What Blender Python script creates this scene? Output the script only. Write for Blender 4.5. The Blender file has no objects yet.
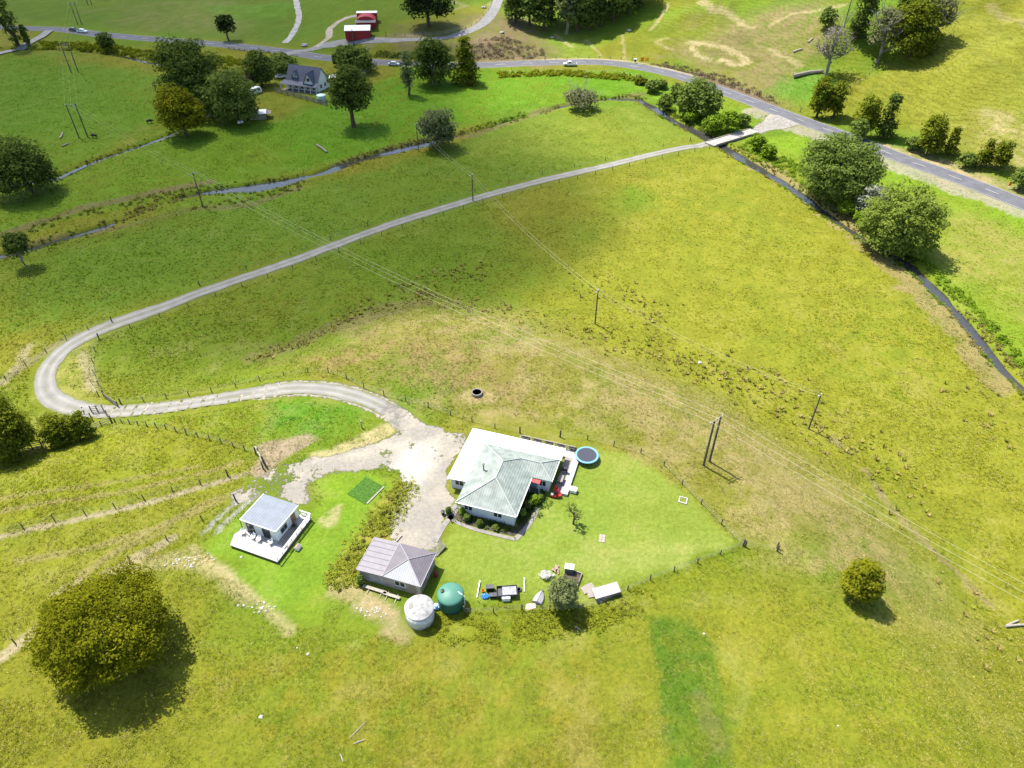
import bpy, math, random
import numpy as np
from mathutils import Vector
R = math.radians
PI = math.pi
sc = bpy.context.scene
COL = sc.collection

# ------------------------------------------------------------------ camera, sky, sun, exposure
CAM_H = 80.0; PITCH = R(40); FPX = 711.0
cd = bpy.data.cameras.new('camera'); cam = bpy.data.objects.new('camera', cd); COL.objects.link(cam)
cam.location = (0, 0, CAM_H); cam.rotation_euler = (PI/2 - PITCH, 0, 0)
cd.sensor_width = 36; cd.lens = 36*FPX/1024; cd.clip_start = 0.5; cd.clip_end = 6000
sc.camera = cam
SUN_EL = R(61); SUN_AZ = R(-46)                 # azimuth from +Y, clockwise positive
TOSUN = Vector((math.sin(SUN_AZ)*math.cos(SUN_EL), math.cos(SUN_AZ)*math.cos(SUN_EL), math.sin(SUN_EL)))
w = bpy.data.worlds.new('World'); sc.world = w; w.use_nodes = True
nt = w.node_tree; bg = nt.nodes['Background']
sky = nt.nodes.new('ShaderNodeTexSky'); sky.sky_type = 'NISHITA'; sky.sun_disc = False
sky.sun_elevation = SUN_EL; sky.sun_rotation = SUN_AZ; sky.air_density = 1.0; sky.dust_density = 1.5
nt.links.new(sky.outputs[0], bg.inputs[0]); bg.inputs[1].default_value = 0.115
sl = bpy.data.lights.new('sun', 'SUN'); sl.energy = 4.3; sl.angle = R(0.5); sl.color = (1, .95, .86)
so = bpy.data.objects.new('sun', sl); COL.objects.link(so); so.rotation_euler = TOSUN.to_track_quat('Z', 'Y').to_euler()
so.location = (-200, 200, 500)
sc.view_settings.view_transform = 'Standard'; sc.view_settings.look = 'None'
sc.view_settings.exposure = 1.15; sc.view_settings.gamma = 1
sc.cycles.max_bounces = 5; sc.cycles.diffuse_bounces = 3; sc.cycles.volume_bounces = 0
sc.cycles.transparent_max_bounces = 8

# ------------------------------------------------------------------ numeric helpers
def ss(a, b, x):
    t = np.clip((x - a)/(b - a), 0, 1); return t*t*(3 - 2*t)
def vnoise(x, y, s, seed=0):
    x = np.asarray(x, float)/s + 37.13*seed + 1000; y = np.asarray(y, float)/s + 91.7*seed + 1000
    xi = np.floor(x).astype(np.int64); yi = np.floor(y).astype(np.int64); fx = x - xi; fy = y - yi
    fx = fx*fx*(3 - 2*fx); fy = fy*fy*(3 - 2*fy)
    def hh(i, j):
        n = (i*374761393 + j*668265263 + seed*982451653) & 0xffffffff
        n = ((n ^ (n >> 13))*1274126177) & 0xffffffff
        return ((n ^ (n >> 16)) & 0xffff)/65535.0
    return (hh(xi, yi)*(1-fx) + hh(xi+1, yi)*fx)*(1-fy) + (hh(xi, yi+1)*(1-fx) + hh(xi+1, yi+1)*fx)*fy
def fbm(x, y, s, seed=0, o=3):
    r = 0; a = 1; t = 0
    for k in range(o): r = r + a*vnoise(x, y, s/2**k, seed + k); t += a; a *= .55
    return r/t
def segd(X, Y, P, closed=False):
    """distance to a polyline, and the side of the nearest segment"""
    P = np.asarray(P, float); n = len(P); D = np.full(np.shape(X), 1e9); S = np.zeros(np.shape(X))
    for i in range(n if closed else n-1):
        a = P[i]; b = P[(i+1) % n]; d = b - a; L2 = d@d + 1e-9
        t = np.clip(((X-a[0])*d[0] + (Y-a[1])*d[1])/L2, 0, 1)
        ex = X - a[0] - t*d[0]; ey = Y - a[1] - t*d[1]; q = np.hypot(ex, ey)
        m = q < D - 1e-6; D = np.where(m, q, D); S = np.where(m, d[0]*ey - d[1]*ex, S)
    return D, S
def inside(X, Y, P):
    P = np.asarray(P, float); n = len(P); r = np.zeros(np.shape(X), bool)
    for i in range(n):
        a = P[i]; b = P[(i+1) % n]
        if a[1] == b[1]: continue
        c = ((a[1] > Y) != (b[1] > Y)) & (X < (b[0]-a[0])*(Y-a[1])/(b[1]-a[1]) + a[0]); r ^= c
    return r
def polymask(X, Y, P, feather):
    """1 inside the polygon, fading over feather metres"""
    P = np.asarray(P, float); out = np.zeros(np.shape(X)); f = feather
    lo = P.min(0) - f; hi = P.max(0) + f
    m = (X > lo[0]) & (X < hi[0]) & (Y > lo[1]) & (Y < hi[1])
    if not m.any(): return out
    x = X[m]; y = Y[m]; d, _ = segd(x, y, P, True); sd = np.where(inside(x, y, P), d, -d)
    out[m] = ss(-f, f, sd); return out
def linemask(X, Y, P, wd, feather):
    P = np.asarray(P, float); out = np.zeros(np.shape(X)); f = wd + feather
    lo = P.min(0) - f; hi = P.max(0) + f
    m = (X > lo[0]) & (X < hi[0]) & (Y > lo[1]) & (Y < hi[1])
    if not m.any(): return out
    d, _ = segd(X[m], Y[m], P); out[m] = 1 - ss(wd, wd + feather, d); return out
def ray(px, py):
    return np.array([(px-512)/FPX, math.cos(PITCH) - (py-384)/FPX*math.sin(PITCH), -math.sin(PITCH) - (py-384)/FPX*math.cos(PITCH)])
def flat(px, py, z=-6.0):
    d = ray(px, py); t = (z - CAM_H)/d[2]; return (d[0]*t, d[1]*t)
def flats(L, z=-6.0): return [flat(a, b, z) for a, b in L]
def smooth(P, step=2.0):
    """Catmull-Rom resample of a polyline"""
    P = np.asarray(P, float); n = len(P); out = []
    for i in range(n-1):
        p0 = P[max(i-1, 0)]; p1 = P[i]; p2 = P[i+1]; p3 = P[min(i+2, n-1)]
        k = max(1, int(np.linalg.norm(p2-p1)/step))
        for j in range(k):
            t = j/k; out.append(.5*((2*p1) + (-p0+p2)*t + (2*p0-5*p1+4*p2-p3)*t*t + (-p0+3*p1-3*p2+p3)*t**3))
    out.append(P[-1]); return np.array(out)

# ------------------------------------------------------------------ the lie of the land (measured off the photograph on the valley floor, 6 m below the house)
ROAD = np.array(flats([(-220,20),(0,29),(60,31),(100,36),(170,42),(230,47),(290,54),(330,60),(400,65),(470,67),(540,64.5),(600,64),(640,69),(680,78),(720,92),(760,107),(800,122),(850,140),(900,160),(950,178),(1024,207),(1250,300)]))
ROADS = smooth(ROAD, 8)
RIVER = smooth(flats([(-150,275),(0,254),(30,247),(60,237),(110,223),(150,205),(200,191),(260,185),(300,177),(345,163),(380,152),(430,141),(470,130),(530,113),(580,101),(610,97),(640,98),(658,108),(675,120),(700,131),(722,144),(742,156),(770,172),(800,191),(830,214),(870,240),(900,256),(930,281),(960,311),(985,341),(1005,366),(1030,390),(1200,560)]), 6)
DITCH = smooth(flats([(-60,50),(30,48),(80,50),(120,54),(150,61),(190,66),(235,69),(262,74)]), 8)
BROOK = smooth(flats([(-60,190),(0,184),(55,178),(85,164),(110,155),(135,147),(160,138),(190,125),(215,110)]), 6)
KNOLL = np.array(flats([(-400,470),(-60,425),(40,425),(110,405),(180,385),(256,358),(330,328),(420,298),(510,308),(600,335),(700,380),(800,440),(880,500),(960,580),(1030,640),(1300,1000)]) + [(120,-150),(-300,-150)])
LAWNP = [(-3,86),(-12,84),(-24,78),(-44,72),(-44,58),(-36,52),(-22,46),(-8,46),(12,52),(25,58),(33,64),(24,74),(14,83)]
RW = [(0,254,1.3),(60,237,1.4),(104,225,1.5),(116,221,.3),(192,194,.3),(206,191,1.6),(250,186,2.6),(296,178,2.2),(312,174,.35),(334,166,1.7),(365,156,.8),(386,151,1.8),(428,141,2.1),(438,139,.25),(590,100,.25),(635,97,1.5),(700,131,2.0),(740,155,1.9),(800,191,1.1),(870,240,.8),(900,256,.7),(930,281,1.2),(985,341,1.0),(1010,370,.7),(1030,390,.6)]
RWX = [flat(a, b)[0] for a, b, c in RW]; RWV = [c for a, b, c in RW]
def road_s(X, Y):
    d, s = segd(X, Y, ROADS); return d, np.where(s > 0, d, -d)    # positive beyond the road
def height(X, Y, fine=True):
    X = np.asarray(X, float); Y = np.asarray(Y, float)
    d, _ = segd(X, Y, KNOLL, True); sd = np.where(inside(X, Y, KNOLL), d, -d)
    z = -6 + 6*ss(-2, 24, sd)
    rd, s = road_s(X, Y); sp = np.maximum(s, 0)
    # hills beyond the road
    wr = ss(35, 95, X); wm = ss(-95, -60, X)*(1 - ss(-15, 20, X)); wl = 1 - ss(-110, -70, X); wv = np.clip(1 - wr - wm - wl, 0, 1)
    e = np.maximum(sp - 5, 0)
    hr = e*e/(e + 9)*.36; hr = 75*(1 - np.exp(-hr/75))
    hm = 5.2*ss(4, 17, sp) + .10*np.maximum(sp - 26, 0); hl = .035*e; hv = e*e/(e + 25)*.17
    far = 1 - ss(500, 1400, Y)*.3
    z = z + (wr*hr + wm*hm + wl*hl + wv*np.minimum(hv, 45))*far
    hillw = ss(20, 60, sp)
    z = z + hillw*((fbm(X, Y, 60, 5) - .5)*13 + (fbm(X, Y, 24, 8) - .5)*5.5)*(.3 + wr)
    z = z + ss(6, 16, sp)*(1 - ss(200, 320, sp))*wr*(fbm(X, Y, 14, 6) - .5)*2.2
    # road formation
    z = np.where(s > -20, z, z); z = z + (.65*(1 - ss(4.6, 9.5, rd)))*(1 - ss(-10, 10, s)*ss(4.6, 9, rd))
    # channels
    dr, _ = segd(X, Y, RIVER); wv_ = np.interp(X, RWX, RWV)*.95 - .7 + (vnoise(X, Y, 6, 15) - .5)*1.1
    z = z - 1.7*(1 - ss(wv_ - .2, wv_ + 1.8, dr)) - .3*(1 - ss(3, 12, dr))
    dd, _ = segd(X, Y, DITCH); z = z - 1.3*(1 - ss(.2, 2.6, dd))*ss(5, 9, rd)
    db, _ = segd(X, Y, BROOK); z = z - 1.0*(1 - ss(.3, 2.0, db))
    if fine:
        rough = (1 - polymask(X, Y, LAWNP, 3))*ss(5, 9, rd)*ss(2.5, 7, dr)
        z = z + rough*((fbm(X, Y, 26, 11) - .5)*1.1 + (fbm(X, Y, 3.2, 12, 2) - .5)*.20)
    return z
def axis(parts):
    out = [parts[0][0]]
    for a, b, s0, s1 in parts:
        x = a
        while x < b - 1e-6:
            t = (x - a)/(b - a); x = min(b, x + s0 + (s1 - s0)*t); out.append(x)
    return np.array(out)
GX = axis([(-1100,-420,60,12),(-420,-200,6,1.7),(-200,-100,1.7,.8),(-100,110,.7,.7),(110,200,.8,1.7),(200,420,2,8),(420,1100,12,60)])
GY = axis([(-80,22,8,1),(22,120,.55,.65),(120,230,.7,1.0),(230,400,1.1,1.7),(400,620,2,6),(620,1700,8,60)])
MX, MY = np.meshgrid(GX, GY); MZ = height(MX, MY)

# tracks draped on the ground need it level across: applied to the grid itself
TRACKPX = [(735,139),(700,145),(650,155),(600,167),(540,181),(480,197),(420,215),(370,232),(330,247),(290,262),(240,279),(200,293),(160,308),(120,322),(90,334),(66,348),(51,364),(45,380),(49,395),(66,406),(90,411),(115,411.5),(150,409),(200,402),(250,393.5),(290,388.5),(320,388),(350,394),(380,406),(403,421),(420,437)]
def hz(x, y):
    """ground height on the finished grid (bilinear)"""
    x = np.atleast_1d(np.asarray(x, float)); y = np.atleast_1d(np.asarray(y, float))
    i = np.clip(np.searchsorted(GX, x) - 1, 0, len(GX)-2); j = np.clip(np.searchsorted(GY, y) - 1, 0, len(GY)-2)
    fx = (x - GX[i])/(GX[i+1] - GX[i]); fy = (y - GY[j])/(GY[j+1] - GY[j])
    return (MZ[j, i]*(1-fx) + MZ[j, i+1]*fx)*(1-fy) + (MZ[j+1, i]*(1-fx) + MZ[j+1, i+1]*fx)*fy
def H(x, y): return float(hz(x, y)[0])
TS = np.linspace(0, 1, 1500)
def P(px, py, dz=0.0):
    """where the photograph's line of sight first meets the ground (plus dz)"""
    d = ray(px, py); t = 30 + 1300*TS**2
    x = d[0]*t; y = d[1]*t; z = CAM_H + d[2]*t - hz(x, y) - dz
    k = np.argmax(z < 0)
    if not (z < 0).any() or k == 0: k = len(t) - 1
    a = z[k-1]/(z[k-1] - z[k]); tt = t[k-1] + a*(t[k] - t[k-1]); return (d[0]*tt, d[1]*tt)
def PP(L, dz=0): return [P(a, b, dz) for a, b in L]
TRACK = smooth(PP(TRACKPX), 1.0)
d, _ = segd(MX.ravel(), MY.ravel(), TRACK[::6]); d = d.reshape(MX.shape)
m = d < 6
tx, ty = MX[m], MY[m]; tz = hz(TRACK[:, 0], TRACK[:, 1]); k = np.ones(15)/15; tz = np.convolve(np.pad(tz, 7, mode='edge'), k, 'valid')
lev = np.empty(tx.shape)
for i in range(0, len(tx), 4000):
    q = (tx[i:i+4000, None]-TRACK[None, ::2, 0])**2 + (ty[i:i+4000, None]-TRACK[None, ::2, 1])**2; lev[i:i+4000] = tz[::2][q.argmin(1)]
wgt = 1 - ss(2.6, 5.5, d[m]); dr_, _ = segd(tx, ty, RIVER); wgt = wgt*ss(4, 7, dr_)
MZ[m] = MZ[m]*(1-wgt) + lev*wgt

# ------------------------------------------------------------------ materials
def mat(name, col, rough=.8, metal=0, spec=.3, noise=0, nscale=3, bump=0, bscale=20, col2=None):
    m = bpy.data.materials.new(name); m.use_nodes = True; t = m.node_tree; b = t.nodes['Principled BSDF']
    b.inputs['Base Color'].default_value = (*col, 1); b.inputs['Roughness'].default_value = rough; b.inputs['Metallic'].default_value = metal
    b.inputs['Specular IOR Level'].default_value = spec
    tc = t.nodes.new('ShaderNodeTexCoord')
    if noise:
        n = t.nodes.new('ShaderNodeTexNoise'); n.inputs['Scale'].default_value = nscale; n.inputs['Detail'].default_value = 5
        t.links.new(tc.outputs['Object'], n.inputs['Vector'])
        r = t.nodes.new('ShaderNodeValToRGB'); r.color_ramp.elements[0].position = .33; r.color_ramp.elements[1].position = .67
        c2 = col2 or tuple(c*(1-noise) for c in col)
        r.color_ramp.elements[0].color = (*c2, 1); r.color_ramp.elements[1].color = (*[min(1, c*(1+noise*.3)) for c in col], 1)
        t.links.new(n.outputs['Fac'], r.inputs[0]); t.links.new(r.outputs[0], b.inputs['Base Color'])
    if bump:
        n = t.nodes.new('ShaderNodeTexNoise'); n.inputs['Scale'].default_value = bscale; n.inputs['Detail'].default_value = 4
        t.links.new(tc.outputs['Object'], n.inputs['Vector'])
        bp = t.nodes.new('ShaderNodeBump'); bp.inputs['Strength'].default_value = bump; bp.inputs['Distance'].default_value = .05
        t.links.new(n.outputs['Fac'], bp.inputs['Height']); t.links.new(bp.outputs[0], b.inputs['Normal'])
    return m
def ribbed(name, col, axis_, period, noise=.25, nscale=.8, rough=.45, col2=None, depth=.6, spec=.3):
    """sheet metal or boards: ribs as bump along one object axis, weathering as noise"""
    m = mat(name, col, rough, 0, spec, noise, nscale, col2=col2); t = m.node_tree; b = t.nodes['Principled BSDF']
    tc = [n for n in t.nodes if n.type == 'TEX_COORD'][0]
    wv = t.nodes.new('ShaderNodeTexWave'); wv.wave_type = 'BANDS'; wv.bands_direction = axis_; wv.inputs['Scale'].default_value = 1/period*.314*2/2
    wv.inputs['Distortion'].default_value = 0
    t.links.new(tc.outputs['Object'], wv.inputs['Vector'])
    bp = t.nodes.new('ShaderNodeBump'); bp.inputs['Strength'].default_value = depth; bp.inputs['Distance'].default_value = .06
    t.links.new(wv.outputs['Fac'], bp.inputs['Height']); t.links.new(bp.outputs[0], b.inputs['Normal'])
    return m
def attrmat(name, scale_pairs, rough=.95):
    """ground cover: the tint attribute broken up by noise"""
    m = bpy.data.materials.new(name); m.use_nodes = True; t = m.node_tree; L = t.links.new; b = t.nodes['Principled BSDF']
    b.inputs['Roughness'].default_value = rough; b.inputs['Specular IOR Level'].default_value = .1
    return m, t, L, b
def leafmat(name, c1, c2, trans=.33):
    m = bpy.data.materials.new(name); m.use_nodes = True; t = m.node_tree; L = t.links.new
    t.nodes.remove(t.nodes['Principled BSDF']); out = t.nodes['Material Output']
    a = t.nodes.new('ShaderNodeAttribute'); a.attribute_name = 'tint'
    r = t.nodes.new('ShaderNodeValToRGB'); r.color_ramp.elements[0].color = (*c1, 1); r.color_ramp.elements[1].color = (*c2, 1)
    L(a.outputs['Fac'], r.inputs[0])
    d = t.nodes.new('ShaderNodeBsdfDiffuse'); tr = t.nodes.new('ShaderNodeBsdfTranslucent'); mx = t.nodes.new('ShaderNodeMixShader'); mx.inputs[0].default_value = trans
    L(r.outputs[0], d.inputs[0]); L(r.outputs[0], tr.inputs[0]); L(d.outputs[0], mx.inputs[1]); L(tr.outputs[0], mx.inputs[2]); L(mx.outputs[0], out.inputs[0])
    return m

# ------------------------------------------------------------------ mesh helpers
class MB:
    def __init__(s): s.v = []; s.f = []
    def add(s, vs, fs):
        o = len(s.v); s.v += [tuple(p) for p in vs]; s.f += [tuple(i+o for i in f) for f in fs]; return s
    def box(s, x0, x1, y0, y1, z0, z1): return s.prism([(x0,y0),(x1,y0),(x1,y1),(x0,y1)], z0, z1)
    def prism(s, P, z0, z1):
        n = len(P); vs = [(p[0],p[1],z0) for p in P] + [(p[0],p[1],z1) for p in P]
        return s.add(vs, [tuple(range(n-1,-1,-1)), tuple(range(n,2*n))] + [(i,(i+1)%n,n+(i+1)%n,n+i) for i in range(n)])
    def sheet(s, pts, t=.06):
        n = len(pts); vs = [tuple(p) for p in pts] + [(p[0],p[1],p[2]-t) for p in pts]
        return s.add(vs, [tuple(range(n)), tuple(range(2*n-1,n-1,-1))] + [((i+1)%n,i,n+i,n+(i+1)%n) for i in range(n)])
    def tube(s, pts, r, n=8):
        pts = [Vector(p) for p in pts]; k = len(pts); r = r if hasattr(r, '__len__') else [r]*k; vs = []; fs = []
        for i, p in enumerate(pts):
            d = (pts[min(i+1,k-1)] - pts[max(i-1,0)]).normalized(); a = d.orthogonal().normalized() if abs(d.z) < .99 else Vector((1,0,0))
            if abs(d.z) < .99: a = d.cross(Vector((0,0,1))).normalized()
            b = d.cross(a).normalized()
            for j in range(n): q = 2*PI*j/n; vs.append(p + (a*math.cos(q) + b*math.sin(q))*r[i])
        for i in range(k-1):
            for j in range(n): fs.append((i*n+j, i*n+(j+1)%n, (i+1)*n+(j+1)%n, (i+1)*n+j))
        fs += [tuple(range(n-1,-1,-1)), tuple((k-1)*n+j for j in range(n))]
        return s.add(vs, fs)
    def lathe(s, prof, n=32, c=(0,0,0)):
        vs = []; fs = []; k = len(prof)
        for r, z in prof:
            for j in range(n): q = 2*PI*j/n; vs.append((c[0]+r*math.cos(q), c[1]+r*math.sin(q), c[2]+z))
        for i in range(k-1):
            for j in range(n): fs.append((i*n+j, i*n+(j+1)%n, (i+1)*n+(j+1)%n, (i+1)*n+j))
        if prof[0][0] > 1e-4: fs.append(tuple(range(n-1,-1,-1)))
        if prof[-1][0] > 1e-4: fs.append(tuple((k-1)*n+j for j in range(n)))
        return s.add(vs, fs)
    def beam(s, a, b, wd, hg):
        a = Vector(a); b = Vector(b); d = (b-a).normalized(); u = d.cross(Vector((0,0,1)))
        u = (u.normalized() if u.length > 1e-4 else Vector((1,0,0)))*wd/2; v = u.cross(d).normalized()*hg/2
        return s.add([a-u-v,a+u-v,a+u+v,a-u+v,b-u-v,b+u-v,b+u+v,b-u+v], [(3,2,1,0),(4,5,6,7),(0,1,5,4),(1,2,6,5),(2,3,7,6),(3,0,4,7)])
    def mesh(s, name, m, smoothf=False):
        me = bpy.data.meshes.new(name); me.from_pydata(s.v, [], s.f); me.update()
        if m: me.materials.append(m)
        if smoothf: me.polygons.foreach_set('use_smooth', [True]*len(me.polygons))
        return me
def link(name, me, parent=None):
    o = bpy.data.objects.new(name, me); COL.objects.link(o)
    if parent: o.parent = parent
    return o
def part(name, mb, m, parent=None, sm=False, label=None):
    o = link(name, mb.mesh(name, m, sm), parent)
    if label: o['label'] = label
    return o
def tag(o, label=None, cat=None, group=None, kind=None):
    if label: o['label'] = label
    if cat: o['category'] = cat
    if group: o['group'] = group
    if kind: o['kind'] = kind
    return o
def thing(name, label, cat, x, y, rz=0, group=None, z=None):
    o = link(name, None); o.location = (x, y, H(x, y) if z is None else z); o.rotation_euler = (0,0,rz); o.empty_display_size = .5
    return tag(o, label, cat, group)
def copy_thing(root, loc, rz, label, group=None, scale=1):
    r = root.copy(); COL.objects.link(r); r.location = loc; r.rotation_euler = (0,0,rz); r['label'] = label; r.scale = [scale]*3
    if group: r['group'] = group
    for c in root.children:
        q = c.copy(); COL.objects.link(q); q.parent = r
        for g in c.children: h = g.copy(); COL.objects.link(h); h.parent = q
    return r
def npmesh(name, V, F, m, attrs=None, smoothf=False):
    """V (n,3); F (k,3|4) int"""
    me = bpy.data.meshes.new(name); F = np.asarray(F); k, c = F.shape
    me.vertices.add(len(V)); me.vertices.foreach_set('co', np.asarray(V, np.float32).ravel())
    me.loops.add(k*c); me.loops.foreach_set('vertex_index', F.astype(np.int32).ravel())
    me.polygons.add(k); me.polygons.foreach_set('loop_start', np.arange(0, k*c, c, dtype=np.int32)); me.polygons.foreach_set('loop_total', np.full(k, c, np.int32))
    if smoothf: me.polygons.foreach_set('use_smooth', np.ones(k, bool))
    me.update(calc_edges=True)
    if m: me.materials.append(m)
    for nm, a in (attrs or {}).items():
        a = np.asarray(a, np.float32)
        if a.ndim == 1: t = me.attributes.new(nm, 'FLOAT', 'POINT'); t.data.foreach_set('value', a)
        else:
            t = me.attributes.new(nm, 'FLOAT_COLOR', 'POINT'); t.data.foreach_set('color', np.c_[a, np.ones(len(a))].astype(np.float32).ravel())
    return me

# ------------------------------------------------------------------ cloud whose shadow lies over the far paddocks (real volume, high above)
def build_cloud():
    edge = flats([(-120,318),(60,340),(150,368),(260,366),(350,340),(470,316),(550,285),(605,250),(630,215),(600,170),(545,140),(500,112),(480,85),(470,55),(480,20),(495,-20)])
    poly = np.array(edge + [(60,700),(60,1300),(-1200,1300),(-1200,100)])
    zb = 560.0; sh = np.array([TOSUN.x, TOSUN.y])/TOSUN.z*(zb+18)
    xs = np.arange(-800, 230, 9.0); ys = np.arange(60, 1000, 9.0); X, Y = np.meshgrid(xs, ys)
    wx = X + (fbm(X, Y, 50, 70) - .5)*16; wy = Y + (fbm(X, Y, 50, 75) - .5)*16
    d, _ = segd(wx, wy, poly, True); sd = np.where(inside(wx, wy, poly), d, -d)
    T = 46*ss(-16, 38, sd)*(.62 + .55*fbm(X, Y, 90, 80)); T = np.where(T < 2.5, 0, T); T[0] = T[-1] = 0; T[:, 0] = T[:, -1] = 0
    ny, nx = X.shape; idt = np.arange(nx*ny).reshape(ny, nx); idb = np.where(T > 0, idt + nx*ny, idt)
    V = np.r_[np.c_[X.ravel()+sh[0], Y.ravel()+sh[1], zb+T.ravel()], np.c_[X.ravel()+sh[0], Y.ravel()+sh[1], np.full(X.size, zb)-T.ravel()*.25]]
    cell = np.maximum(np.maximum(T[:-1, :-1], T[1:, :-1]), np.maximum(T[:-1, 1:], T[1:, 1:])) > 0; j, i = np.nonzero(cell)
    top = np.c_[idt[j, i], idt[j, i+1], idt[j+1, i+1], idt[j+1, i]]; bot = np.c_[idb[j, i], idb[j+1, i], idb[j+1, i+1], idb[j, i+1]]
    tz_ = T.ravel(); tri = lambda q: np.r_[q[:, [0,1,2]], q[:, [0,2,3]]]; F = np.r_[tri(top), tri(bot)]; F = F[tz_[F % (nx*ny)].max(1) > 0]; used, inv = np.unique(F, return_inverse=True)
    m = bpy.data.materials.new('cloud'); m.use_nodes = True; t = m.node_tree; t.nodes.remove(t.nodes['Principled BSDF'])
    pv = t.nodes.new('ShaderNodeVolumePrincipled'); pv.inputs['Color'].default_value = (1,1,1,1); pv.inputs['Density'].default_value = .018
    t.links.new(pv.outputs[0], t.nodes['Material Output'].inputs['Volume'])
    tag(link('cloud', npmesh('cloud', V[used], inv.reshape(F.shape), m)), kind='structure')
build_cloud()

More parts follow.
